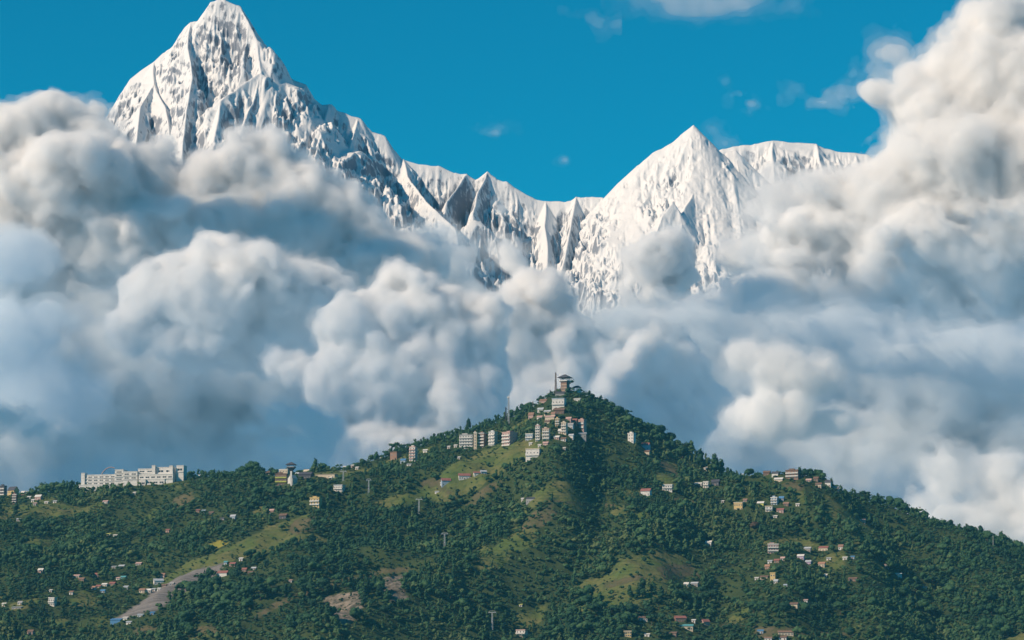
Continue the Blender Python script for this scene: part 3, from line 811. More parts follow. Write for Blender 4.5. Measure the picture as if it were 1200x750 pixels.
def gable(px, py, w, h, wall, roof, label, theta=20, name='house', cat='house', deep=0.75, bays=None, rise=0.36, fl=1):
    root, s = empty(name, px, py, w, h, theta, label, cat)
    th = R(abs(theta))
    W = w * s / (math.cos(th) + deep * math.sin(th)); D = max(W * deep, 3.2); H = h * s * (1 - rise) + SINK; RH = h * s * rise
    m = MB().box(-W / 2, W / 2, 0, D, -4, H)
    m.add([(-W / 2, 0, H), (-W / 2, D, H), (-W / 2, D / 2, H + RH * 0.92)], [(0, 2, 1)]).add([(W / 2, 0, H), (W / 2, D, H), (W / 2, D / 2, H + RH * 0.92)], [(0, 1, 2)])
    m.build('wall', PM[wall], root)
    e = 0.5; t = 0.18; x0, x1 = -W / 2 - e, W / 2 + e; k = RH / (D / 2)
    y0, y1 = -e, D + e; z0 = H - e * k; zr = H + RH
    r = MB()
    r.add([(x0, y0, z0), (x1, y0, z0), (x1, D / 2, zr), (x0, D / 2, zr), (x0, y0, z0 + t), (x1, y0, z0 + t), (x1, D / 2, zr + t), (x0, D / 2, zr + t)], [(0, 3, 2, 1), (4, 5, 6, 7), (0, 1, 5, 4), (0, 4, 7, 3), (1, 2, 6, 5)])
    r.add([(x0, y1, z0), (x1, y1, z0), (x1, D / 2, zr), (x0, D / 2, zr), (x0, y1, z0 + t), (x1, y1, z0 + t), (x1, D / 2, zr + t), (x0, D / 2, zr + t)], [(0, 1, 2, 3), (4, 7, 6, 5), (0, 4, 5, 1), (0, 3, 7, 4), (1, 5, 6, 2)])
    r.build('roof', PM[roof], root)
    bays = bays or max(2, min(6, int(W / 2.6)))
    for f_ in range(fl):
        facade(root, W, D, f_ * H / fl, H / fl, bays, 1 if D > 3.5 else 0, doorbay=bays // 2 if f_ == 0 else None, hh=min(1.3, H / fl * 0.45), fw=1.0)
    return root

def shed(px, py, w, h, wall, roof, label, theta=15, name='shed', cat='shed', deep=0.5, bays=None):
    root, s = empty(name, px, py, w, h, theta, label, cat)
    W = w * s * 0.93; D = max(W * deep, 2.5); H = h * s * 0.72 + SINK; H2 = H + max(0.25 * h * s, 0.5)
    MB().add([(-W / 2, 0, -3), (W / 2, 0, -3), (W / 2, D, -3), (-W / 2, D, -3), (-W / 2, 0, H), (W / 2, 0, H), (W / 2, D, H2), (-W / 2, D, H2)],
             [(0, 3, 2, 1), (4, 5, 6, 7), (0, 1, 5, 4), (1, 2, 6, 5), (2, 3, 7, 6), (3, 0, 4, 7)]).build('wall', PM[wall], root)
    e = 0.5; k = (H2 - H) / D; a = H - e * k + 0.02; c = H2 + e * k + 0.02
    MB().add([(-W / 2 - e, -e, a), (W / 2 + e, -e, a), (W / 2 + e, D + e, c), (-W / 2 - e, D + e, c), (-W / 2 - e, -e, a + 0.15), (W / 2 + e, -e, a + 0.15), (W / 2 + e, D + e, c + 0.15), (-W / 2 - e, D + e, c + 0.15)],
             [(0, 3, 2, 1), (4, 5, 6, 7), (0, 1, 5, 4), (1, 2, 6, 5), (2, 3, 7, 6), (3, 0, 4, 7)]).build('roof', PM[roof], root)
    bays = bays or max(1, min(5, int(W / 2.6)))
    facade(root, W, D, 0, H, bays, 0, doorbay=bays // 2, hh=min(1.1, H * 0.4), fw=0.9)
    return root

def lattice_mast(px, py, h, wb, wt, label, mats, dishes, name='radio_mast', cat='mast', legr=0.16):
    root, s = empty(name, px, py, 3, h, 20, label, cat)
    H = h * s; m = MB(); n = max(4, int(H / 3.2))
    lev = [(wb + (wt - wb) * i / n, H * i / n) for i in range(n + 1)]
    for sx, sy in ((-1, -1), (1, -1), (1, 1), (-1, 1)):
        m.bar((sx * wb / 2, sy * wb / 2, -1), (sx * wt / 2, sy * wt / 2, H), legr, legr * 0.7, 5)
    for (a, za), (b, zb) in zip(lev[:-1], lev[1:]):
        for (x0, y0), (x1, y1) in (((-1, -1), (1, -1)), ((1, -1), (1, 1)), ((1, 1), (-1, 1)), ((-1, 1), (-1, -1))):
            m.bar((x0 * a / 2, y0 * a / 2, za), (x1 * b / 2, y1 * b / 2, zb), legr * 0.55, None, 4)
            m.bar((x1 * a / 2, y1 * a / 2, za), (x0 * b / 2, y0 * b / 2, zb), legr * 0.55, None, 4)
            m.bar((x0 * b / 2, y0 * b / 2, zb), (x1 * b / 2, y1 * b / 2, zb), legr * 0.55, None, 4)
    m.build('lattice', mats[0], root)
    MB().bar((0, 0, H - 0.5), (0, 0, H + 2.4), 0.12, 0.05, 5).build('antenna', mats[1], root)
    for z, r, sx in dishes:
        MB().bar((sx * (wt / 2 + 0.2), -wt / 2 - 0.2, z * H), (sx * (wt / 2 + 0.4), -wt / 2 - 0.9, z * H), r, r * 0.8, 12).build('dish', mats[1], root)
    return root

def cable_tower(px, py, h, arm, label, theta=10):
    root, s = empty('cable_tower', px, py, 4, h, theta, label, 'cable tower', 'cable car towers on the wooded slope')
    H = h * s; A = arm * s / 2
    MB().bar((-0.7, 0, -2), (-0.35, 0, H - 0.6), 0.3, 0.22, 8).bar((0.7, 0, -2), (0.35, 0, H - 0.6), 0.3, 0.22, 8).box(-0.6, 0.6, -0.2, 0.2, H * 0.45, H * 0.48).build('post', PM['S'], root)
    c = MB().box(-A, A, -0.25, 0.25, H - 0.45, H)
    c.bar((-A * 0.9, 0, H), (-A * 0.55, 0, H + 1.3), 0.14, None, 5).bar((A * 0.9, 0, H), (A * 0.55, 0, H + 1.3), 0.14, None, 5).bar((-A * 0.55, 0, H + 1.3), (A * 0.55, 0, H + 1.3), 0.12, None, 5)
    c.build('crossarm', PM['S'], root)
    for sx in (-1, 1):
        w_ = MB()
        for k in range(4): w_.bar((sx * A - 0.12, -1.2 + 0.8 * k, H - 1.0), (sx * A + 0.12, -1.2 + 0.8 * k, H - 1.0), 0.33, None, 8)
        w_.box(sx * A - 0.06, sx * A + 0.06, -1.5, 1.5, H - 0.95, H - 0.6).build('wheel_set', PM['G'], root)
    return root
# ---- landmark: brick viewing tower on the summit
def viewing_tower():
    root, s = empty('viewing_tower', 660.5, 459.5, 14, 24, 28, 'brick viewing tower with dark pyramid roof on the summit', 'tower')
    a = 3.9
    MB().box(-a, a, 0, 2 * a, -4, 14.6).build('shaft', PM['K'], root)
    d = MB().box(-a - 1.3, a + 1.3, -1.3, 2 * a + 1.3, 14.6, 15.1)
    d.build('deck', PM['D'], root)
    r_ = MB()
    for x0, x1, y0, y1 in ((-a - 1.25, a + 1.25, -1.25, -1.15), (-a - 1.25, a + 1.25, 2 * a + 1.15, 2 * a + 1.25), (-a - 1.25, -a - 1.15, -1.15, 2 * a + 1.15), (a + 1.15, a + 1.25, -1.15, 2 * a + 1.15)):
        r_.box(x0, x1, y0, y1, 15.1, 16.1)
    r_.build('railing', PM['W'], root)
    for x in (-a, 0, a):
        for y in (0.2, a, 2 * a - 0.2):
            if x == 0 and y == a: continue
            MB().box(x - 0.3, x + 0.3, y - 0.3, y + 0.3, 15.1, 19.2).build('column', PM['W'], root)
    e = a + 3.2; b0, b1 = -3.2, 2 * a + 3.2; z = 19.2
    r = MB().add([(-e, b0, z), (e, b0, z), (e, b1, z), (-e, b1, z), (0, a, z + 4.6), (-e, b0, z + 0.3), (e, b0, z + 0.3), (e, b1, z + 0.3), (-e, b1, z + 0.3)],
                 [(3, 2, 1, 0), (0, 1, 6, 5), (1, 2, 7, 6), (2, 3, 8, 7), (3, 0, 5, 8), (5, 6, 4), (6, 7, 4), (7, 8, 4), (8, 5, 4)])
    r.build('roof', PM['D'], root)
    for k in range(3):
        b = MB().box(-a - 0.25, a + 0.25, -0.25, -0.003, 3.6 + 3.6 * k, 4.0 + 3.6 * k).build('ledge', PM['C'], root)
        for x in (-1.9, 1.9): opening(WINDOW, 'window', root, x, 0, 1.4 + 3.6 * k, 1.1, 1.6)
        opening(WINDOW, 'window', root, a, a, 1.4 + 3.6 * k, 1.1, 1.6, R(90))
viewing_tower()
def pavilion():
    root, s = empty('pavilion', 675.5, 459.5, 10, 9, 15, 'small open pavilion with white base and dark roof beside the viewing tower', 'pavilion', sink=-1.6)
    MB().box(-4.2, 4.2, 0, 6, -3, 1.6).build('base', PM['W'], root)
    for x in (-3.6, 0, 3.6):
        for y in (0.5, 5.5): MB().box(x - 0.25, x + 0.25, y - 0.25, y + 0.25, 1.6, 5.6).build('column', PM['W'], root)
    MB().add([(-5.2, -1, 5.6), (5.2, -1, 5.6), (5.2, 7, 5.6), (-5.2, 7, 5.6), (-1.6, 3, 7.8), (1.6, 3, 7.8)], [(3, 2, 1, 0), (0, 1, 5, 4), (1, 2, 5), (2, 3, 4, 5), (3, 0, 4)]).build('roof', PM['D'], root)
pavilion()
def lookout():
    root, s = empty('lookout_tower', 341.2, 569, 9, 28, 10, 'slender white lookout tower with wide dark roof on the left ridge', 'tower')
    MB().box(-1.0, 1.0, -1.0, 1.0, -3, 22).build('shaft', PM['W'], root)
    MB().add([(-1.2, -1.2, 17.5), (1.2, -1.2, 17.5), (1.2, 1.2, 17.5), (-1.2, 1.2, 17.5), (-4.2, -4.2, 21.4), (4.2, -4.2, 21.4), (4.2, 4.2, 21.4), (-4.2, 4.2, 21.4)], [(3, 2, 1, 0), (4, 5, 6, 7), (0, 1, 5, 4), (1, 2, 6, 5), (2, 3, 7, 6), (3, 0, 4, 7)]).build('cabin', PM['D'], root)
    opening(WINDOW, 'window', root, 0, -3.0, 20.2, 3.0, 0.9)
    MB().box(-4.3, 4.3, -4.3, 4.3, 21.4, 22.4).build('railing', PM['G'], root)
    for x in (-3.6, 3.6):
        for y in (-3.6, 3.6): MB().box(x - 0.2, x + 0.2, y - 0.2, y + 0.2, 22.4, 24.4).build('column', PM['G'], root)
    MB().add([(-6, -6, 24.4), (6, -6, 24.4), (6, 6, 24.4), (-6, 6, 24.4), (0, 0, 28.0)], [(3, 2, 1, 0), (0, 1, 4), (1, 2, 4), (2, 3, 4), (3, 0, 4)]).build('roof', PM['D'], root)
lookout()
def hotel():
    root, s = empty('hotel', 153, 570, 128, 22, 0, 'very long cream hotel with stepped wings on the left ridge', 'hotel')
    for z in range(12): ZONES.append((88 + z * 11, 545 - z * 0.3, 99 + z * 11, 567 - z * 1.15, root.location.y + 60))
    X0, Y0, Z0 = root.location; 
    def wing(x0, x1, ytop, ybot, floors, dy, deep=12, col='W', glz=True):
        a = P(x0, ybot, Y0 + dy); b = P(x1, ytop, Y0 + dy)
        xa, xb, za, zb = a[0] - X0, b[0] - X0, a[2] - Z0, b[2] - Z0
        w_ = MB().box(xa, xb, dy, dy + deep, za - 12, zb).box(xa - 0.25, xb + 0.25, dy - 0.3, dy + deep + 0.3, zb + 0.003, zb + 0.7).build('wing', PM[col], root)
        fh = (zb - za) / floors
        if glz:
            for k in range(floors):
                n = max(1, int((xb - xa) / 7))
                for i in range(n):
                    o = link('window', WINDOW, None, w_); L = (xb - xa) / n
                    o.location = (xa + L * (i + 0.5), dy, za + fh * (k + 0.28)); o.scale = (L * 0.62, 1, fh * 0.30)
                MB().box(xa - 0.1, xb + 0.1, dy - 0.7, dy - 0.003, za + fh * k - 0.15, za + fh * k + fh * 0.2).build('balcony', PM['W'], w_)
        return w_
    wing(91, 133.5, 556, 567.5, 3, 4)
    wing(89.5, 119, 567.5, 573, 1, -4, 8)
    wing(91, 95.5, 553.6, 558, 1, 2, 9, glz=False)
    wing(133.5, 144, 550.5, 563, 3, 0, 14)
    wing(144, 161.5, 553, 562, 2, -0.8)
    wing(161.5, 181, 550.2, 559, 2, 3)
    wing(164, 206, 556.8, 562, 1, -3, 9)
    wing(179, 183.2, 546.5, 557, 1, 0.5, 5, 'W', glz=False)
    wing(184.5, 204, 548.8, 556, 1, 4)
    wing(200.5, 204.8, 547.2, 556.5, 1, 1, 5, 'W', glz=False)
    wing(208, 217, 547.2, 554.5, 1, 6, glz=True)
    wing(167, 173, 562.5, 570, 1, -6, 8, 'W')
    wing(173.5, 196, 562.5, 568.5, 1, -4, 8, 'W')
    root.rotation_euler = (0, 0, -R(13))
hotel()
def arch():
    X, Y, Z = [float(v) for v in P(127, 556, 3600)]
    m = MB(); pts = [P(px, py, 3600) for px, py in ((119, 556), (121, 552.8), (124, 549.8), (127.5, 547.9), (131, 547.6), (134.5, 548.6))]
    for a, b in zip(pts[:-1], pts[1:]): m.bar(a, b, 0.62, 0.62, 6)
    o = link('roof_arch', m.mesh('roof_arch', PM['P']), label='thin pink arch curving up above the long hotel roof', cat='arch')
arch()

lattice_mast(651.3, 457, 24.5, 2.0, 1.0, 'tall red and white lattice mast beside the brick viewing tower', (PM['N'], PM['D']), ((0.8, 0.5, 1), (0.6, 0.5, -1)), legr=0.2)
lattice_mast(596.0, 497, 33, 1.8, 1.0, 'white lattice mast with a dish on top, on the left shoulder below the summit', (PM['S'], PM['W']), ((0.97, 0.9, -1), (0.97, 0.9, 1), (0.5, 0.5, 1)))
lattice_mast(592.8, 496, 19, 1.4, 0.9, 'shorter dark lattice mast standing just left of the white dish mast', (PM['D'], PM['D']), ((0.9, 0.5, 1),), legr=0.2)
lattice_mast(644.6, 459, 7, 0.9, 0.6, 'short thin mast left of the summit mast', (PM['D'], PM['D']), ((0.95, 0.5, 1),), legr=0.13)
lattice_mast(624.6, 470, 8, 0.9, 0.6, 'small grey mast on the skyline between summit and dish mast', (PM['G'], PM['G']), ((0.9, 0.3, 1),), legr=0.12)
lattice_mast(43, 570, 7, 1.3, 1.1, 'stubby dark mast on the ridge near the left edge', (PM['D'], PM['D']), ((0.9, 0.5, 1),), legr=0.3)
lattice_mast(1164, 642, 14, 1.2, 0.8, 'thin grey mast on the skyline at the right end of the hill', (PM['G'], PM['G']), ((0.9, 0.3, 1),), legr=0.1)
for a in ((402.3, 563.5, 12, 8, 'cable tower highest on the slope, below the white ridge huts'), (432.0, 582, 20, 6, 'plain tall cable tower standing in dark wood left of the sloping meadow'), (491, 602, 17, 8, 'cable tower just under the lower tip of the sloping meadow'),
          (521, 644, 19, 8, 'cable tower in the wood between meadow and rocky spur'), (576.8, 738, 21, 9, 'wide headed cable tower lowest on the slope near the bottom edge')):
    cable_tower(*a)

# ---- apartment row and other blocks: px, base py, w, h, floors, wall, roof, label
for a in (
    (546, 526, 18, 18, 5, 'W', 'G', 'wide white striped apartment block at the left end of the row above the meadow', dict(theta=12, deep=0.5, bays=5)),
    (556.8, 527, 4.2, 22, 6, 'C', 'W', 'narrow cream stair tower joined to the white striped block', dict(theta=14, deep=0.7, bays=1, balc=False)),
    (564, 525, 10, 19, 5, 'K', 'S', 'brick and white block with dark right side next to the cream stair tower', dict(theta=30, bays=3)),
    (576, 522.5, 11, 18, 5, 'W', 'S', 'white balconied block with rooftop rooms between two brick ones', dict(theta=34, bays=2)),
    (593, 523, 19, 18, 5, 'P', 'P', 'pink brick block with large blue shaded side at the right end of the row', dict(theta=42, bays=3, deep=1.1)),
    (620, 516, 11, 8, 2, 'B', 'W', 'low bluish white block left of the tall narrow tower block', dict(theta=18, bays=3)),
    (630, 517, 6.5, 20, 6, 'W', 'P', 'tall narrow white tower block below the hilltop village', dict(theta=20, bays=2)),
    (639.5, 516, 10, 15, 4, 'C', 'P', 'cream and brown block right of the tall narrow tower block', dict(theta=16, bays=3)),
    (660.5, 509, 8, 15, 4, 'C', 'C', 'tall cream block in the middle of the hilltop village', dict(theta=24, bays=2)),
    (653, 500, 6, 10, 3, 'Y', 'C', 'yellow block above the tall cream one in the hilltop village', dict(theta=15, bays=2)),
    (681, 503, 10, 12, 3, 'P', 'P', 'pink balconied block at the right end of the hilltop village', dict(theta=34, bays=3)),
    (483, 541, 10, 19, 5, 'W', 'P', 'white five storey block with pink bands standing alone on the left slope', dict(theta=26, bays=2, band='P')),
    (16.5, 590.5, 6, 12, 4, 'R', 'W', 'red and white banded tower block near the left edge', dict(theta=12, bays=2)),
    (654, 478, 18, 12, 2, 'W', 'B', 'large white house with dark windows just under the summit', dict(theta=14, bays=4, name='house', cat='house')),
    (624, 538, 20, 13, 2, 'W', 'C', 'broad white villa with terraces below the tower blocks', dict(theta=18, bays=4, name='villa', cat='house', deep=0.6)),
    (739, 518, 10, 11, 3, 'W', 'W', 'bright white house among trees right below the summit wood', dict(theta=30, bays=2, name='house', cat='house', balc=False)),
    (928, 562, 20, 12, 3, 'K', 'N', 'big brick block with dark roof on the right ridge above a bare bank', dict(theta=24, bays=4)),
    (906, 648, 14, 11, 3, 'P', 'W', 'pink three storey block with white bands at the edge of a green field', dict(theta=6, bays=4)),
    (60, 710, 10, 10, 2, 'W', 'W', 'white two storey villa alone in the wood at lower left', dict(theta=22, bays=3, name='villa', cat='house')),
    (2, 577, 9, 15, 4, 'D', 'D', 'dark block cut by the left picture edge', dict(theta=25, bays=2)),
    (368.5, 594.5, 15, 12, 3, 'Y', 'Y', 'bright yellow house in dark trees below the lookout tower', dict(theta=20, bays=3, name='house', cat='house')),
    (396, 577, 14, 9, 2, 'W', 'S', 'white house with pale flat roof right of the yellow house', dict(theta=22, bays=4, name='house', cat='house')),
    (461, 539, 14, 10, 2, 'K', 'N', 'square brick house left of the lone five storey block', dict(theta=40, bays=2, name='house', cat='house', balc=False)),
    (907, 591.5, 10, 9, 3, 'B', 'W', 'pale blue three storey house under the right ridge', dict(theta=24, bays=2, name='house', cat='house')),
    (901, 600, 10, 7, 2, 'W', 'C', 'cream and white house in front of the pale blue one', dict(theta=14, bays=2, name='house', cat='house')),
    (865, 597.5, 14, 9, 2, 'Y', 'C', 'wide yellow house under the right ridge', dict(theta=26, bays=4, name='house', cat='house', balc=False)),
    (905.5, 680, 8, 9, 2, 'Y', 'Y', 'orange yellow house among dark trees at lower right', dict(theta=24, bays=2, name='house', cat='house', balc=False)),
    (827, 572, 8, 8, 2, 'W', 'W', 'small white two storey house beside a long dark block', dict(theta=20, bays=2, name='house', cat='house')),
    (782, 575.5, 14, 8, 2, 'W', 'W', 'white house with long balcony on the right slope', dict(theta=14, bays=4, name='house', cat='house')),
    (332, 556, 14, 9, 2, 'C', 'W', 'stepped cream house touching the lookout tower', dict(theta=22, bays=3, name='house', cat='house', balc=False)),
    (329, 569, 15, 15, 3, 'K', 'N', 'brown brick terrace block below the lookout tower', dict(theta=6, bays=4, balc=True, band='L')),
    (735.5, 746.5, 10, 7, 2, 'Y', 'C', 'yellow house with a row of windows at the bottom edge', dict(theta=10, bays=4, name='house', cat='house', balc=False)),
    (610, 746, 15, 8, 2, 'W', 'P', 'white and pink house at the bottom edge right of the lowest cable tower', dict(theta=24, bays=3, name='house', cat='house')),
):
    kw = a[8]; block(a[0], a[1], a[2] * 0.95, a[3] * 0.95, *a[4:8], **kw)

# ---- pitched roof houses: px, base py, w, h, wall, roof, label, opts
for a in (
    (12.5, 576.5, 15, 13, 'Y', 'D', 'pale yellow house with dark pitched roof at the left edge', dict(theta=36, fl=2)),
    (44, 586, 10, 7, 'P', 'W', 'pinkish house with bright white roof near the left edge', {}),
    (26, 577.5, 6, 5, 'P', 'W', 'small pink hut with white roof beside the yellow house', {}),
    (345.5, 567.5, 12, 12, 'W', 'S', 'white gabled house at the foot of the lookout tower', dict(theta=-58)),
    (357, 561, 20, 9, 'D', 'D', 'long dark blue roofed hall right of the lookout tower', dict(theta=16)),
    (358.5, 553, 8, 6, 'W', 'C', 'small cream house on the skyline right of the lookout tower', {}),
    (313, 552, 7, 5, 'W', 'N', 'small white house left of the lookout tower', {}),
    (348, 553, 5, 4, 'W', 'S', 'tiny white hut behind the white gabled house', {}),
    (523, 567.5, 13, 8, 'B', 'R', 'short red roofed school hall beside the bare earth track', dict(theta=-14, deep=0.5)),
    (544.5, 562, 16, 8, 'W', 'R', 'long white school hall with red roof on the meadow', dict(theta=-8, deep=0.45, bays=5)),
    (559, 557, 9, 5, 'W', 'R', 'small red roofed building uphill of the long school hall', dict(theta=-10)),
    (567, 555.5, 9, 5, 'B', 'S', 'pale bluish building at the upper end of the school row', dict(theta=-16)),
    (655, 485, 15, 8, 'N', 'N', 'brown roofed house right under the large white summit house', dict(theta=10)),
    (636, 473, 11, 6, 'P', 'K', 'rust red roofed house left of the large white summit house', {}),
    (656, 464, 13, 6, 'G', 'D', 'dark roofed hall directly in front of the viewing tower', dict(theta=8)),
    (622, 490.5, 8, 8, 'P', 'K', 'pinkish white house at the left end of the hilltop village', {}),
    (632, 491.5, 8, 5, 'W', 'P', 'white house with pink roof in the upper row of the hilltop village', {}),
    (633, 483, 9, 6, 'W', 'S', 'white house highest in the hilltop village on the left', {}),
    (641, 485, 10, 5, 'C', 'S', 'pale cream house beside the highest white village house', {}),
    (644, 492, 15, 6, 'C', 'P', 'long cream house with pinkish roof in the hilltop village', {}),
    (641, 497, 8, 5, 'C', 'N', 'cream house under the long cream one in the hilltop village', {}),
    (648, 489, 6, 7, 'C', 'K', 'narrow cream house above the long cream one in the hilltop village', {}),
    (666, 494, 8, 6, 'P', 'P', 'house with salmon pink roof in the hilltop village', {}),
    (668, 501, 9, 6, 'S', 'G', 'house greyed to stand for shade behind the tall cream block', {}),  # shade on this house is put into the wall colour
    (673, 496, 7, 6, 'K', 'R', 'red roofed house between salmon roof and pink block', {}),
    (680, 511, 16, 5, 'G', 'S', 'long house greyed to stand for shade, with pale roof below the pink balconied block', dict(theta=4)),  # grey wall colour stands in for the shade here
    (652, 515, 8, 5, 'P', 'W', 'low pink and white house at the foot of the tall cream block', {}),
    (660, 517, 8, 5, 'W', 'N', 'low house with brown roof next to the bottom of the hilltop village', {}),
    (669, 513, 7, 5, 'W', 'S', 'small white house right of the lowest brown roof in the hilltop village', {}),
    (656, 508, 5, 6, 'W', 'W', 'small bright white house against the tall cream block', {}),
    (639, 522, 8, 5, 'P', 'P', 'pink roofed house above the broad white villa', {}),
    (755.5, 526, 13, 8, 'B', 'R', 'pale blue house with purple red roof on the right of the summit wood', {}),
    (757.5, 532, 9, 5, 'C', 'N', 'brown roofed hut under the pale blue house', {}),
    (756, 580.5, 15, 9, 'W', 'R', 'white house with red roof beside a small green field', {}),
    (838, 569, 12, 8, 'D', 'D', 'long dark block beside the small white two storey house', {}),
    (818, 569, 11, 4, 'W', 'W', 'low white terrace house left of the dark block', {}),
    (898, 557, 10, 6, 'N', 'N', 'brown house at the left end of the right ridge village', {}),
    (908, 558, 10, 6, 'W', 'D', 'white house with dark roof left of the big brick block', {}),
    (912, 565, 13, 6, 'C', 'W', 'cream terraced house below the white ridge house', {}),
    (947.5, 565.5, 8, 5, 'P', 'P', 'pink house right of the big brick block', {}),
    (956, 564, 7, 6, 'N', 'N', 'brown house on the skyline right of the pink one', {}),
    (959, 571, 9, 6, 'C', 'N', 'cream house below the bare bank on the right ridge', {}),
    (970, 569, 9, 7, 'W', 'D', 'white house with black roof at the right end of the ridge village', {}),
    (979, 573.5, 9, 4, 'P', 'G', 'low pinkish house last on the right ridge', {}),
    (873, 588, 6, 4, 'P', 'K', 'small brick hut behind the wide yellow house', {}),
    (891, 593, 10, 6, 'L', 'W', 'lime green house under the right ridge', {}),
    (915.5, 587, 7, 6, 'B', 'U', 'blue roofed house next to the pale blue one', {}),
    (914, 601, 11, 6, 'P', 'R', 'red roofed house right of the cream and white one', {}),
    (921, 593, 8, 5, 'N', 'K', 'brown house right of the blue roof', {}),
    (830, 639, 9, 6, 'W', 'W', 'white cottage alone in the middle of the right wood', {}),
    (946, 645.5, 10, 5, 'G', 'S', 'grey cottage with pale roof at the end of a green field', {}),
    (964.5, 645.5, 15, 6, 'C', 'R', 'cream fronted house with long red roof on the lower right slope', dict(theta=24)),
    (985, 644.5, 7, 7, 'W', 'K', 'white house with rusty roof right of the long red roof', {}),
    (938, 655, 10, 6, 'V', 'W', 'lilac house with white porch on the lower right slope', {}),
    (947, 661, 8, 5, 'V', 'S', 'lilac hut below the lilac house', {}),
    (962.5, 664, 10, 6, 'C', 'O', 'house with orange red roof on the lower right slope', {}),
    (917, 657, 6, 5, 'W', 'P', 'white house with pale pink roof left of the lilac house', {}),
    (910, 659.5, 8, 5, 'K', 'R', 'dark red roofed house above the orange hut', {}),
    (899, 667, 7, 6, 'O', 'O', 'bright orange hut above the orange yellow house', {}),
    (895, 679, 12, 5, 'C', 'N', 'long brown roofed house left of the orange yellow house', {}),
    (909, 683.5, 6, 5, 'W', 'S', 'white house just below the orange yellow house', {}),
    (999, 681, 13, 5, 'K', 'N', 'long brown roofed house in dark trees at lower right', {}),
    (930, 711.5, 12, 6, 'C', 'N', 'cream cottage with brown roof above the bottom right track', {}),
    (798, 729, 16, 8, 'K', 'R', 'long house with bright red roof near the bottom edge', dict(theta=-10)),
    (804, 737, 19, 6, 'C', 'T', 'long house with turquoise roof below the bright red roof', dict(theta=6, bays=5)),
    (828, 733, 11, 8, 'P', 'R', 'pink fronted house with dark red roof right of the turquoise roof', dict(theta=-24)),
    (788, 745, 12, 5, 'K', 'N', 'brown roofed house at the bottom edge below the turquoise roof', {}),
    (753.5, 727.5, 12, 6, 'W', 'N', 'brown roofed house showing a row of white windows near the bottom edge', dict(bays=5, theta=4)),
    (813.5, 686.5, 11, 5, 'G', 'S', 'grey metal roofed house in the terraced fields', {}),
    (804, 687, 7, 5, 'W', 'W', 'white hut beside the grey metal roof in the terraced fields', {}),
    (921, 744.5, 20, 6, 'C', 'K', 'long house with brick red roof on bare earth at the bottom edge', dict(theta=2)),
    (917, 750.5, 12, 6, 'W', 'N', 'white house in front of the long brick red roof', {}),
    (260, 676, 16, 8, 'W', 'R', 'white house with red roof beside the top of the gravel run', {}),
    (272, 663.5, 9, 5, 'P', 'R', 'red roofed cottage at the head of the gravel run', {}),
    (286, 670, 7, 5, 'K', 'R', 'dark red roofed hut right of the gravel run', {}),
    (297, 668, 7, 4, 'G', 'S', 'grey roofed hut right of the dark red one', {}),
    (293, 673, 8, 4, 'N', 'N', 'brown hut in the trees right of the gravel run', {}),
    (190, 678, 7, 7, 'P', 'K', 'tall rusty roofed hut beside the gravel run', {}),
    (186, 684.5, 14, 7, 'W', 'S', 'long white house left of the gravel run', dict(theta=-14)),
    (192, 688, 7, 4, 'K', 'N', 'brown hut on the left edge of the gravel run', {}),
    (201, 686, 6, 4, 'G', 'G', 'grey hut touching the left edge of the gravel run', {}),
    (166, 695, 9, 6, 'C', 'K', 'cream cottage with rusty roof in the hamlet left of the gravel', {}),
    (173.5, 694.5, 8, 5, 'W', 'W', 'white cottage right of the rusty roofed one in the hamlet', {}),
    (89, 677, 10, 4, 'C', 'P', 'long pink roofed cottage in the wood at lower left', {}),
    (95, 680.5, 9, 4, 'K', 'K', 'rust roofed cottage just below the long pink roof', {}),
    (113, 676, 6, 5, 'P', 'R', 'small red roofed hut right of the pink and rust roofs', {}),
    (131, 686.5, 9, 5, 'K', 'R', 'bright red roofed cottage at the right end of a row', {}),
    (122, 687, 8, 4, 'W', 'W', 'white cottage next to the bright red roof', {}),
    (115, 689, 7, 4, 'P', 'R', 'small red roof between white cottages of the row', {}),
    (109, 690.5, 6, 4, 'W', 'O', 'orange roofed hut at the left end of the row', {}),
    (144, 678.5, 8, 4, 'T', 'T', 'turquoise roofed hut above the row of cottages', {}),
    (120, 694.5, 7, 4, 'B', 'U', 'blue roofed hut below the row of cottages', {}),
    (142, 665.5, 9, 4, 'G', 'S', 'grey roofed cottage in the wood left of the gravel run', {}),
    (162, 662.5, 9, 4, 'G', 'P', 'grey cottage with pinkish roof uphill of the hamlet', {}),
    (47, 671.5, 8, 6, 'P', 'W', 'pale pink cottage alone in the wood at far lower left', {}),
    (35, 743.5, 9, 6, 'P', 'N', 'brown roofed cottage at the bottom left', {}),
    (23, 709, 7, 5, 'W', 'G', 'white hut with grey roof near the lower left edge', {}),
    (318, 601, 7, 5, 'K', 'P', 'reddish hut above the long grass slope', {}),
    (331, 608, 12, 7, 'D', 'N', 'dark house with brown roof at the top of the grass slope', {}),
    (272.5, 608.5, 8, 6, 'B', 'S', 'pale blue metal roofed house in the left wood', {}),
    (247, 603, 7, 4, 'N', 'N', 'dark brown hut right of a white hut in the left wood', {}),
    (472, 542, 8, 5, 'B', 'U', 'light blue hut between brick house and five storey block', {}),
    (123, 590, 8, 4, 'W', 'P', 'white hut with pink roof below the long hotel', {}),
    (622, 587, 16, 5, 'G', 'D', 'dark roofed shed in shade on the middle spur', {}),
    (1010.5, 612, 8, 4, 'P', 'P', 'pinkish hut below the right skyline', {}),
):
    gable(a[0], a[1], a[2] * 0.9, a[3] * 0.92, *a[4:7], **a[7])

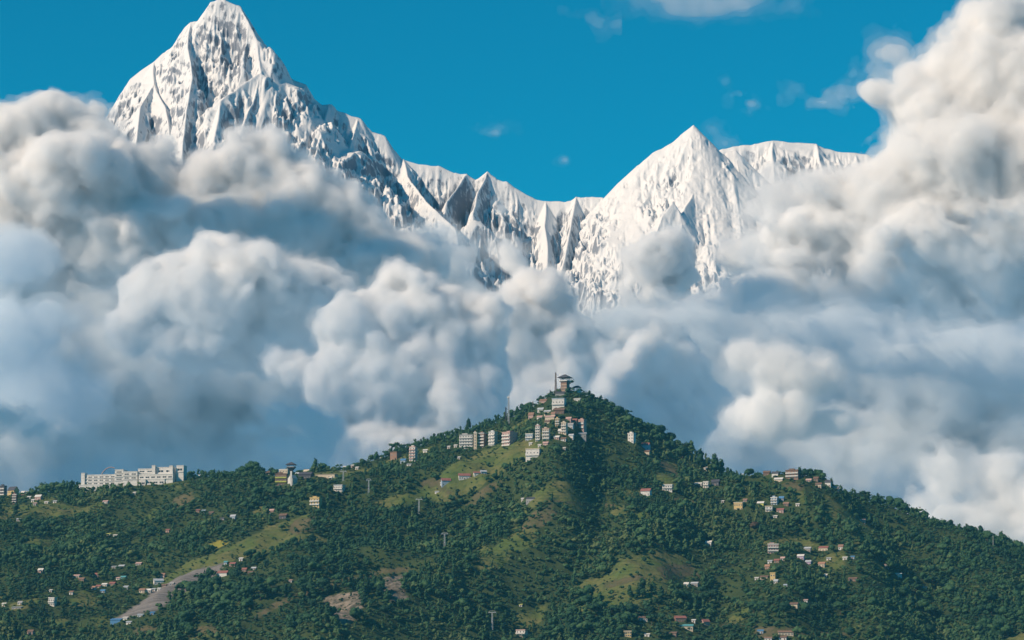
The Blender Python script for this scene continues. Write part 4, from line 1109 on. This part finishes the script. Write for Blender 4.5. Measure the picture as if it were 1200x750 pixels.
# ---- small sheds and huts with lean-to roofs: px, base py, w, h, wall, roof, label
for a in (
    (5, 580.5, 10, 4, 'W', 'W', 'long low white shed under the yellow house at the left edge'),
    (33.5, 585, 5, 4, 'W', 'W', 'white shed left of the white roofed pink house'),
    (38, 588.5, 4, 4, 'W', 'W', 'bright white shed below the white roofed pink house'),
    (40.5, 592.5, 4.5, 4, 'G', 'P', 'greyish pink shed lowest in the left edge hamlet'),
    (54, 590, 5.5, 3, 'W', 'W', 'low white shed right of the left edge hamlet'),
    (64, 589.5, 5, 3.5, 'W', 'S', 'pale shed farthest right of the left edge hamlet'),
    (33, 571.5, 14, 4.5, 'S', 'W', 'long white sloping roof on the skyline near the left edge'),
    (157, 580, 4, 4, 'W', 'W', 'single white shed under the middle of the hotel'),
    (232, 560, 4, 4, 'W', 'W', 'white shed on the ridge right of the hotel'),
    (231.5, 600.5, 5, 4, 'K', 'R', 'red brown shed left of a white shed in the left wood'),
    (238, 601, 5, 4, 'W', 'B', 'white shed beside a red brown one in the left wood'),
    (260, 609.5, 6, 3.5, 'G', 'D', 'dark shed left of the pale blue metal roof'),
    (196, 624, 5, 4.5, 'P', 'R', 'lone red shed in the middle of the left wood'),
    (127, 627.5, 5, 3, 'W', 'L', 'upper of two pale sheds in the left wood'),
    (134.5, 629.5, 5, 3.5, 'W', 'W', 'lower of two pale sheds in the left wood'),
    (21, 611, 5, 4, 'G', 'S', 'grey shed below the red and white tower block'),
    (133, 666, 6, 3, 'G', 'S', 'small grey shed left of the grey roofed cottage'),
    (138, 680, 5, 4, 'W', 'P', 'white shed left of the turquoise roof'),
    (147, 691, 6, 5, 'W', 'S', 'white shed below the turquoise roof'),
    (59, 694, 3.5, 3.5, 'W', 'W', 'tiny white shed above the lone white villa'),
    (83, 697, 5, 5, 'W', 'K', 'white shed right of the lone white villa'),
    (4, 711, 5, 5, 'W', 'W', 'white shed at the lower left edge'),
    (19, 713.5, 14, 3, 'G', 'S', 'long grey roofed shed near the lower left edge'),
    (179.5, 693, 5, 4, 'W', 'S', 'pale shed at the right end of the gravel hamlet'),
    (186, 692, 4.5, 3.5, 'W', 'W', 'tiny white shed nearest the gravel in the hamlet'),
    (135, 731, 15, 7, 'U', 'U', 'large blue roofed shed at the foot of the gravel run'),
    (146.5, 726.5, 6, 4, 'W', 'W', 'white shed at the foot of the gravel run'),
    (150.5, 731.5, 7, 4, 'W', 'S', 'white roofed shed right of the large blue roof'),
    (164, 723, 8, 4, 'S', 'S', 'grey metal shed on the lower gravel run'),
    (178, 720.5, 6, 4, 'U', 'U', 'small blue shed right of the lower gravel run'),
    (282, 657.5, 5, 4.5, 'W', 'W', 'white shed above the head of the gravel run'),
    (264, 662, 4.5, 5, 'B', 'T', 'turquoise and white shed at the head of the gravel run'),
    (381, 559.5, 28, 5.5, 'C', 'C', 'long low cream building on the ridge right of the lookout tower'),
    (387, 562.5, 4, 4, 'W', 'W', 'white shed in front of the long low cream building'),
    (403.5, 547.5, 4, 4, 'W', 'W', 'white hut on the ridge above the highest cable tower'),
    (413, 548, 4.5, 4, 'P', 'W', 'pinkish hut on the ridge right of a white one'),
    (418, 550.5, 4, 4, 'W', 'W', 'white hut farthest right on the ridge above the cable tower'),
    (498, 530.5, 6, 4.5, 'W', 'W', 'white roofed shed right of the lone five storey block'),
    (479, 546, 6, 3, 'W', 'S', 'pale shed below the lone five storey block'),
    (447, 535, 4, 3, 'W', 'W', 'white shed left of the square brick house'),
    (533.5, 524.5, 4, 4, 'W', 'W', 'white shed at the left foot of the striped block'),
    (525.5, 526, 3.5, 4, 'W', 'W', 'white shed in trees left of the striped block'),
    (537.5, 538.5, 3, 4, 'W', 'W', 'tiny white shed in trees below the striped block'),
    (517.5, 568.5, 4, 4, 'W', 'W', 'white tank house at the corner of the short school hall'),
    (512, 578, 6, 3, 'W', 'S', 'white shed beside the bare earth track'),
    (676, 470, 9, 4, 'W', 'W', 'low white shelter on the slope right of the large white summit house'),
    (621.5, 522, 4, 4, 'W', 'W', 'white shed above the left end of the broad villa'),
    (632, 524, 4, 4, 'W', 'W', 'white shed above the right end of the broad villa'),
    (661, 527, 3.5, 3.5, 'W', 'W', 'white shed alone right of the broad villa'),
    (826.5, 551, 5, 4.5, 'W', 'W', 'white shed under the skyline trees on the right'),
    (844, 553.5, 8, 3, 'G', 'S', 'grey shed right of the white one under the skyline trees'),
    (870, 557.5, 5, 5, 'W', 'B', 'white shed on the skyline left of the ridge village'),
    (934.5, 593.5, 5, 4, 'W', 'W', 'white shed right of the brown house under the right ridge'),
    (908, 607, 6, 3.5, 'W', 'W', 'white shed below the red roofed house under the right ridge'),
    (846.5, 589.5, 4, 3.5, 'W', 'W', 'white shed left of the wide yellow house'),
    (902, 660, 6, 4, 'W', 'S', 'white shed left of the dark red roof'),
    (886.5, 679.5, 5, 3.5, 'W', 'W', 'white shed left of the long brown roof'),
    (920.5, 689, 5, 5, 'W', 'B', 'white shed lowest in the hamlet around the orange yellow house'),
    (971, 656.5, 6, 3.5, 'W', 'S', 'white shed between the orange red roof and the rusty roof'),
    (990, 656, 6, 4, 'W', 'W', 'white shed below the rusty roofed white house'),
    (999, 655, 5, 4, 'B', 'U', 'small blue shed on the lower right slope'),
    (967.5, 677, 3.5, 5, 'W', 'W', 'narrow white shed below the orange red roof'),
    (944, 706, 5, 4, 'W', 'P', 'white shed above the cream cottage at lower right'),
    (1039, 665, 5, 5, 'W', 'P', 'lone pinkish white shed in the dark right wood'),
    (1053, 676, 8, 5, 'W', 'W', 'white open shed in the dark right wood'),
    (1084, 690.5, 5, 3.5, 'W', 'S', 'pale shed lowest in the dark right wood'),
    (812.5, 729.5, 5, 4, 'W', 'W', 'white shed right of the bright red roof'),
    (758, 746, 7, 4, 'W', 'W', 'white shed at the bottom edge right of the yellow house'),
    (900, 751, 10, 5, 'W', 'K', 'white shed left of the white house on bare earth'),
    (891, 742.5, 8, 5, 'B', 'U', 'bright blue roofed shed on bare earth at the bottom edge'),
    (610, 711, 4, 3.5, 'W', 'L', 'tiny pale shed above the white and pink bottom house'),
    (340, 682.5, 4, 3.5, 'W', 'P', 'tiny white shed in the wood below the grass slope'),
    (612, 587.5, 3, 4.5, 'W', 'W', 'tiny white hut left of the dark roofed shed on the spur'),
):
    shed(a[0], a[1], a[2] * 0.9, a[3] * 0.92, *a[4:7])
# ---------------------------------------------------------------- trees
def leaf_material():
    m, t, b, out = mat('foliage')
    a = N(t, 'ShaderNodeAttribute', attribute_name='tint')
    oi = N(t, 'ShaderNodeObjectInfo')
    add = N(t, 'ShaderNodeMath', operation='MULTIPLY_ADD'); add.inputs[1].default_value = 0.22; t.links.new(oi.outputs['Random'], add.inputs[0]); t.links.new(a.outputs['Fac'], add.inputs[2])
    cr = N(t, 'ShaderNodeValToRGB'); e = cr.color_ramp.elements
    e[0].position = 0.0; e[0].color = (0.008, 0.028, 0.018, 1)
    e[1].position = 1.0; e[1].color = (0.11, 0.145, 0.055, 1)
    for p, c in ((0.35, (0.018, 0.056, 0.028, 1)), (0.62, (0.036, 0.092, 0.038, 1)), (0.82, (0.066, 0.126, 0.048, 1))):
        k = e.new(p); k.color = c
    t.links.new(add.outputs[0], cr.inputs[0]); t.links.new(cr.outputs[0], b.inputs['Base Color'])
    b.inputs['Roughness'].default_value = 0.7; b.inputs['Specular IOR Level'].default_value = 0.15
    return m
LEAF = leaf_material()
BARK = paint('bark', (0.11, 0.085, 0.06), 0.9, 0.1, 0.4, 2.0)
def ico(sub):
    bm = bmesh.new(); bmesh.ops.create_icosphere(bm, subdivisions=sub, radius=1)
    v = np.array([x.co[:] for x in bm.verts]); f = np.array([[q.index for q in x.verts] for x in bm.faces]); bm.free(); return v, f
ICO1, ICO2 = ico(1), ico(2)
def crown_arrays(kind, rg, fine):
    """unit tree crown: height 1, base at z 0; returns verts, tri faces, per-face tint offset"""
    V, Fc, T = [], [], []; off = 0
    base_v, base_f = ICO2 if fine else ICO1
    cl = []
    if kind == 'round':
        n = 11 if fine else 8
        for i in range(n):
            d = rg.normal(size=3); d /= np.linalg.norm(d); d[2] = abs(d[2]) * 1.1 - 0.35
            c = np.array([0, 0, 0.60]) + d * np.array([0.27, 0.27, 0.24]) * rg.uniform(0.65, 1.1)
            cl.append((c, rg.uniform(0.13, 0.22) * np.array([1, 1, 0.82])))
        cl.append((np.array([0, 0, 0.60]), np.array([0.27, 0.27, 0.27])))
    elif kind == 'tall':
        n = 12 if fine else 8
        for i in range(n):
            z = 0.22 + 0.70 * (i + 0.5) / n; r = 0.19 * (1 - (z - 0.2) * 0.75) ; w = rg.uniform(0, 6.28)
            c = np.array([math.cos(w) * r * 0.7, math.sin(w) * r * 0.7, z])
            cl.append((c, np.array([r * rg.uniform(0.75, 1.1), r * rg.uniform(0.75, 1.1), 0.10])))
        cl.append((np.array([0, 0, 0.93]), np.array([0.05, 0.05, 0.09])))
    else:  # open, umbrella-like
        n = 12 if fine else 8
        for i in range(n):
            w = rg.uniform(0, 6.28); q = math.sqrt(rg.random()) * 0.38; z = 0.86 - q * 0.4 + rg.uniform(-0.12, 0.05)
            cl.append((np.array([math.cos(w) * q, math.sin(w) * q, z]), np.array([1, 1, 0.6]) * rg.uniform(0.10, 0.17)))
    for c, r in cl:
        jit = 1 + rg.normal(size=(len(base_v), 1)) * (0.17 if fine else 0.15)
        v = base_v * jit * r + c
        V.append(v); Fc.append(base_f + off); off += len(v)
        T.append(np.full(len(base_f), rg.normal() * 0.07) + rg.normal(size=len(base_f)) * 0.06)
    # loose leaf sprays breaking the outline
    m = 170 if fine else 34
    ci = rg.integers(0, len(cl), m)
    d = rg.normal(size=(m, 3)); d /= np.linalg.norm(d, axis=1)[:, None]
    c = np.array([cl[i][0] for i in ci]) + d * np.array([cl[i][1] for i in ci]) * rg.uniform(0.95, 1.35, (m, 1))
    sz = (0.045 if fine else 0.075)
    a = rg.normal(size=(m, 3)) * sz; b = rg.normal(size=(m, 3)) * sz
    V.append(np.stack([c, c + a, c + b], 1).reshape(-1, 3)); Fc.append(np.arange(3 * m).reshape(-1, 3) + off); T.append(rg.normal(size=m) * 0.12)
    return np.concatenate(V), np.concatenate(Fc), np.concatenate(T)

trg = np.random.default_rng(2024)
KINDS3 = ['round', 'round', 'round', 'tall', 'tall', 'open']
LOW = [crown_arrays(k, trg, False) for k in KINDS3 + ['round', 'tall']]
LOWK = KINDS3 + ['round', 'tall']
# candidate places: jittered grid over the slope
sp = 7.0
gx = np.arange(-690, 690, sp); gy = np.arange(2765, 3720, sp)
CX, CY = np.meshgrid(gx, gy, indexing='ij')
CX = (CX + trg.uniform(-0.48, 0.48, CX.shape) * sp).ravel(); CY = (CY + trg.uniform(-0.48, 0.48, CY.shape) * sp).ravel()
ok = CY < ridge_y(CX / CY) + 22
CX, CY = CX[ok], CY[ok]
CZ = height(CX, CY)
ix = np.clip(np.searchsorted(GX, CX), 0, len(GX) - 1); iy = np.clip(np.searchsorted(GY, CY), 0, len(GY) - 1)
kp = keep[ix, iy]
dens = np.clip(0.93 + fbm2(CX / 60, CY / 60, 301, 3) * 0.75, 0.12, 1.0)
wild = kp < 0.99
pk = np.where(wild, kp, dens)
sizeN = fbm2(CX / 80 + 9, CY / 80, 401, 3)
TH = np.clip(8.8 + sizeN * 3.2 + trg.normal(size=len(CX)) * 2.4, 4.0, 16.5)
TH = np.where(wild, TH * 0.6, TH)
TH = np.where((dens < 0.6) & ~wild, TH * 0.7, TH)
ppx, ppy = proj(CX, CY, CZ)
TH = np.where((ppx > 540) & (ppx < 640) & (ppy < 508), TH * 0.8, TH)
alive = trg.random(len(CX)) < pk
tpx, tpy = proj(CX, CY, CZ + TH)
# nothing stands in front of, or inside, a building
for x0, y0, x1, y1, Yb in ZONES:
    near = (CY < Yb + 9) & (CY > Yb - 80)
    over = near & (ppx > x0 - 1.6) & (ppx < x1 + 1.6) & (tpy < y1 - (y1 - y0) * 0.34) & (ppy > y0)
    inside = (np.abs(CY - Yb - 4) < 9) & (ppx > x0) & (ppx < x1)
    alive &= ~(over | inside)
# the bald grassy crest left of the dish mast and the summit lawn
alive &= ~((ppx > 395) & (ppx < 440) & (ppy < 552) & (trg.random(len(CX)) < 0.6))
alive &= ~((ppx > 636) & (ppx < 690) & (ppy < 470) & (CY > 3470) & (trg.random(len(CX)) < 0.75))
sel = np.where(alive)[0]
KI = trg.integers(0, len(LOW), len(CX))
tallzone = fbm2(CX / 120, CY / 120, 777, 2) > 0.35
KI = np.where(tallzone & (trg.random(len(CX)) < 0.5), 3, KI)
TINT = np.clip(0.44 + fbm2(CX / 70, CY / 70, 501, 3) * 0.30 + trg.normal(size=len(CX)) * 0.13, 0.03, 0.93)
WID = trg.uniform(0.85, 1.2, len(CX)); ROT = trg.uniform(0, 6.28, len(CX))

# pick the trees that show largest and can be told apart: build them one by one
inpic = (ppx > 4) & (ppx < 1196) & (tpy > 2) & (ppy < 752) & alive
bottom = [i for i in np.argsort(-(TH * F / CY) - np.where(ppy > 690, 6.0, 0)) if inpic[i] and ppy[i] < 750][:212]
sky_gap = tpy - np.interp(ppx, SKY_PX, SKY_PY)
crestline = [i for i in np.argsort(sky_gap) if inpic[i] and i not in set(bottom) and sky_gap[i] < -3][:60]
solo = []    # trees one can point to: px, base py, height px, kind, label
SOLO = [(296, 557, 18, 'round', 'big round dark tree standing highest on the left ridge'), (285, 558, 13, 'round', 'round dark tree just left of the biggest one on the left ridge'),
    (303, 558, 13, 'round', 'round dark tree just right of the biggest one on the left ridge'), (463, 531, 14, 'open', 'airy tree with open crown on the skyline above the square brick house'),
    (549, 503, 15, 'tall', 'slim dark tree poking above the skyline over the striped block'), (694, 470, 9, 'round', 'small round tree on a thin trunk right of the pavilion'),
    (707, 479, 10, 'round', 'round tree at the next step down from the pavilion'), (725, 491, 17, 'round', 'bulky round tree on the steep skyline right of the summit'),
    (738, 501, 16, 'round', 'second bulky round tree down the steep right skyline'), (755, 510, 15, 'open', 'forked open tree on the steep right skyline'),
    (770, 520, 12, 'round', 'round tree midway down the right skyline'), (784, 531, 16, 'round', 'wide dark tree midway down the right skyline'), (800, 539, 18, 'round', 'wide dark tree below the midway one on the right skyline'),
    (821, 551, 24, 'tall', 'tall pointed tree on the right skyline above a white shed'), (838, 555, 22, 'tall', 'tall pointed tree right of the first pointed one'), (846, 556, 17, 'tall', 'thin pointed tree right of the two tall ones'),
    (878, 560, 12, 'round', 'round tree on the skyline left of the ridge village'), (1013, 577, 12, 'open', 'flat topped umbrella tree on the right skyline'), (943, 560, 10, 'round', 'dark tree right behind the big brick block'),
    (753, 700, 22, 'tall', 'tall slender tree standing alone in the terraced fields'), (765, 697, 15, 'tall', 'slender tree right of the tall lone one in the fields'), (747, 702, 12, 'tall', 'short slender tree left of the tall lone one in the fields'),
    (775, 702, 15, 'tall', 'slender tree at the right side of the terraced fields'), (738, 700, 14, 'tall', 'slender tree at the left side of the terraced fields'), (885, 625, 15, 'round', 'reddish brown tree crown in the right wood'),
    (985, 720, 16, 'round', 'large dark tree above the bottom right track'), (996, 748, 14, 'round', 'bright green round tree at the bottom right corner of the track'), (19, 604, 14, 'tall', 'dark pointed tree under the red and white tower block')]
IND = [(i, None) for i in bottom] + [(i, None) for i in crestline]
used = np.zeros(len(CX), bool); used[[i for i, _ in IND]] = True

def trunk_mesh(kind):
    m = MB(); top = 0.5 if kind == 'round' else (0.85 if kind == 'tall' else 0.72)
    m.bar((0, 0, -0.08), (0.01, 0, top * 0.55), 0.032, 0.022, 6).bar((0.01, 0, top * 0.55), (0, 0, top), 0.022, 0.012, 6)
    for k in range(4):
        w = k * 1.7 + 0.4; m.bar((0.005, 0, top * (0.5 + 0.1 * k)), (math.cos(w) * 0.17, math.sin(w) * 0.17, top * (0.8 + 0.1 * k)), 0.014, 0.006, 5)
    return m.mesh('trunk', BARK)
def tint_mesh(name, v, f, t):
    me = mesh_from(name, v, f, False); me.materials.append(LEAF)
    a = me.attributes.new('tint', 'FLOAT', 'FACE'); a.data.foreach_set('value', t.astype(np.float32)); return me
FINE = {}
for k in ('round', 'tall', 'open'):
    FINE[k] = []
    for q in range(5 if k != 'open' else 3):
        v, f, t = crown_arrays(k, trg, True)
        FINE[k].append((tint_mesh('crown', v, f, np.clip(0.22 + 0.08 * q + t, 0, 1)), trunk_mesh(k)))
BROWNLEAF = paint('brown_foliage', (0.085, 0.062, 0.045), 0.8, 0.1, 0.4, 0.5)
TNAME = dict(round='broadleaf_tree', tall='slender_tree', open='umbrella_tree')
def tree(kind, x, y, z, h, w, rot, label, group=None, leaf=None):
    c, tr = FINE[kind][int(trg.integers(0, len(FINE[kind])))]
    root = bpy.data.objects.new(TNAME[kind], None); COL.objects.link(root)
    root.location = (x, y, z - 0.3); root.rotation_euler = (0, 0, rot); root.scale = (h * w, h * w, h)
    tag(root, label, 'tree', group)
    link('trunk', tr, None, root)
    co = link('crown', c, None, root)
    if leaf:
        co.data = c.copy(); co.data.materials.clear(); co.data.materials.append(leaf)
KW = dict(round='broadleaf tree with a rounded crown', tall='slender upright tree', open='spreading tree with an open crown')
def place_words(px, py):
    if py > 660:
        for lim, w in ((120, 'in the wood at the bottom left corner'), (250, 'below the foot of the gravel run'), (380, 'in the wood under the bare diagonal track'), (500, 'below the rocky outcrop'),
                       (600, 'around the lowest cable tower'), (720, 'on the lower slope under the brown spur'), (850, 'around the red and turquoise roofs'), (960, 'on the slope above the blue roofed shed'), (1080, 'in the shaded wood right of the bottom track'), (1300, 'in the dark wood at the bottom right corner')):
            if px < lim: return w
    for lim, w in ((90, 'on the skyline left of the hotel'), (225, 'beside the long hotel'), (330, 'on the skyline between hotel and lookout tower'), (450, 'on the skyline right of the lookout tower'), (600, 'on the skyline above the apartment row'),
                   (700, 'around the summit village'), (880, 'on the steep skyline right of the summit'), (1000, 'around the right ridge village'), (1300, 'on the far right skyline')):
        if px < lim: return w
for i, lab in IND:
    k = LOWK[KI[i]]; wd = place_words(ppx[i], ppy[i])
    tree(k, CX[i], CY[i], CZ[i], TH[i] * (1.12 if ppy[i] > 660 else 1.0), WID[i], ROT[i], KW[k] + ' ' + wd, KW[k].split(' with')[0] + 's ' + wd)
for px, py, h, k, lab in SOLO:
    x, y, z = [float(v[0]) for v in hit([px], [py])]
    used |= np.hypot(CX - x, (CY - y) * 0.6) < h * 0.3
    tree(k, x, y, z, h * y / F * 1.05, {'tall': 1.0, 'round': 1.15, 'open': 1.1}[k], trg.uniform(0, 6), lab, leaf=BROWNLEAF if 'brown' in lab else None)

# the rest of the wood: one object
def forest(name, idx, label, hmul=1.0):
    Vs, Fs, Ts = [], [], []; off = 0
    for q, (v, f, t) in enumerate(LOW):
        ii = idx[KI[idx] == q]
        if not len(ii): continue
        c, s_ = np.cos(ROT[ii])[:, None], np.sin(ROT[ii])[:, None]
        h = (TH[ii] * hmul)[:, None]; w = h * WID[ii][:, None]
        x = (v[None, :, 0] * c - v[None, :, 1] * s_) * w + CX[ii][:, None]
        y = (v[None, :, 0] * s_ + v[None, :, 1] * c) * w + CY[ii][:, None]
        z = (v[None, :, 2] - 0.06) * h + CZ[ii][:, None]
        Vs.append(np.stack([x, y, z], -1).reshape(-1, 3))
        Fs.append((f[None] + (np.arange(len(ii)) * len(v))[:, None, None] + off).reshape(-1, 3)); off += len(ii) * len(v)
        Ts.append((TINT[ii][:, None] + t[None]).ravel())
    me = tint_mesh(name, np.concatenate(Vs), np.concatenate(Fs), np.clip(np.concatenate(Ts), 0.0, 0.95))
    return link(name, me, kind='stuff', label=label, cat='wood')
rest = np.array([i for i in sel if not used[i]])
forest('forest', rest, 'dense mixed wood covering the hillside')
# undergrowth and bushes between the trees and on the meadows
sp2 = 5.2
gx = np.arange(-690, 690, sp2); gy = np.arange(2765, 3640, sp2)
bx, by = np.meshgrid(gx, gy, indexing='ij')
bx = (bx + trg.uniform(-0.5, 0.5, bx.shape) * sp2).ravel(); by = (by + trg.uniform(-0.5, 0.5, by.shape) * sp2).ravel()
ix = np.clip(np.searchsorted(GX, bx), 0, len(GX) - 1); iy = np.clip(np.searchsorted(GY, by), 0, len(GY) - 1)
okb = (by < ridge_y(bx / by) + 4) & (trg.random(len(bx)) < np.where(keep[ix, iy] < 0.99, 0.26 * (masks['gravel'][ix, iy] + masks['field'][ix, iy] < 0.5), 0.62))
bx, by = bx[okb], by[okb]
bz = height(bx, by)
qx, qy = proj(bx, by, bz)
okb = np.ones(len(bx), bool)
for x0, y0, x1, y1, Yb in ZONES: okb &= ~((qx > x0 - 1) & (qx < x1 + 1) & (qy > y0) & (qy < y1 - 0.3) & (by < Yb + 9) & (by > Yb - 40))
bx, by, bz = bx[okb], by[okb], bz[okb]
CX, CY, CZ = bx, by, bz
KI = trg.choice([0, 1, 2, 6], len(bx)); TH = trg.uniform(1.8, 5.0, len(bx)) * np.where(keep[np.clip(np.searchsorted(GX, bx), 0, len(GX) - 1), np.clip(np.searchsorted(GY, by), 0, len(GY) - 1)] < 0.99, 0.7, 1.0); WID = trg.uniform(1.1, 1.6, len(bx)); ROT = trg.uniform(0, 6.28, len(bx))
TINT = np.clip(0.50 + fbm2(bx / 50, by / 50, 601, 3) * 0.25 + trg.normal(size=len(bx)) * 0.14, 0.05, 0.93)
forest('undergrowth', np.arange(len(bx)), 'bushes and scrub between the trees', 1.0)
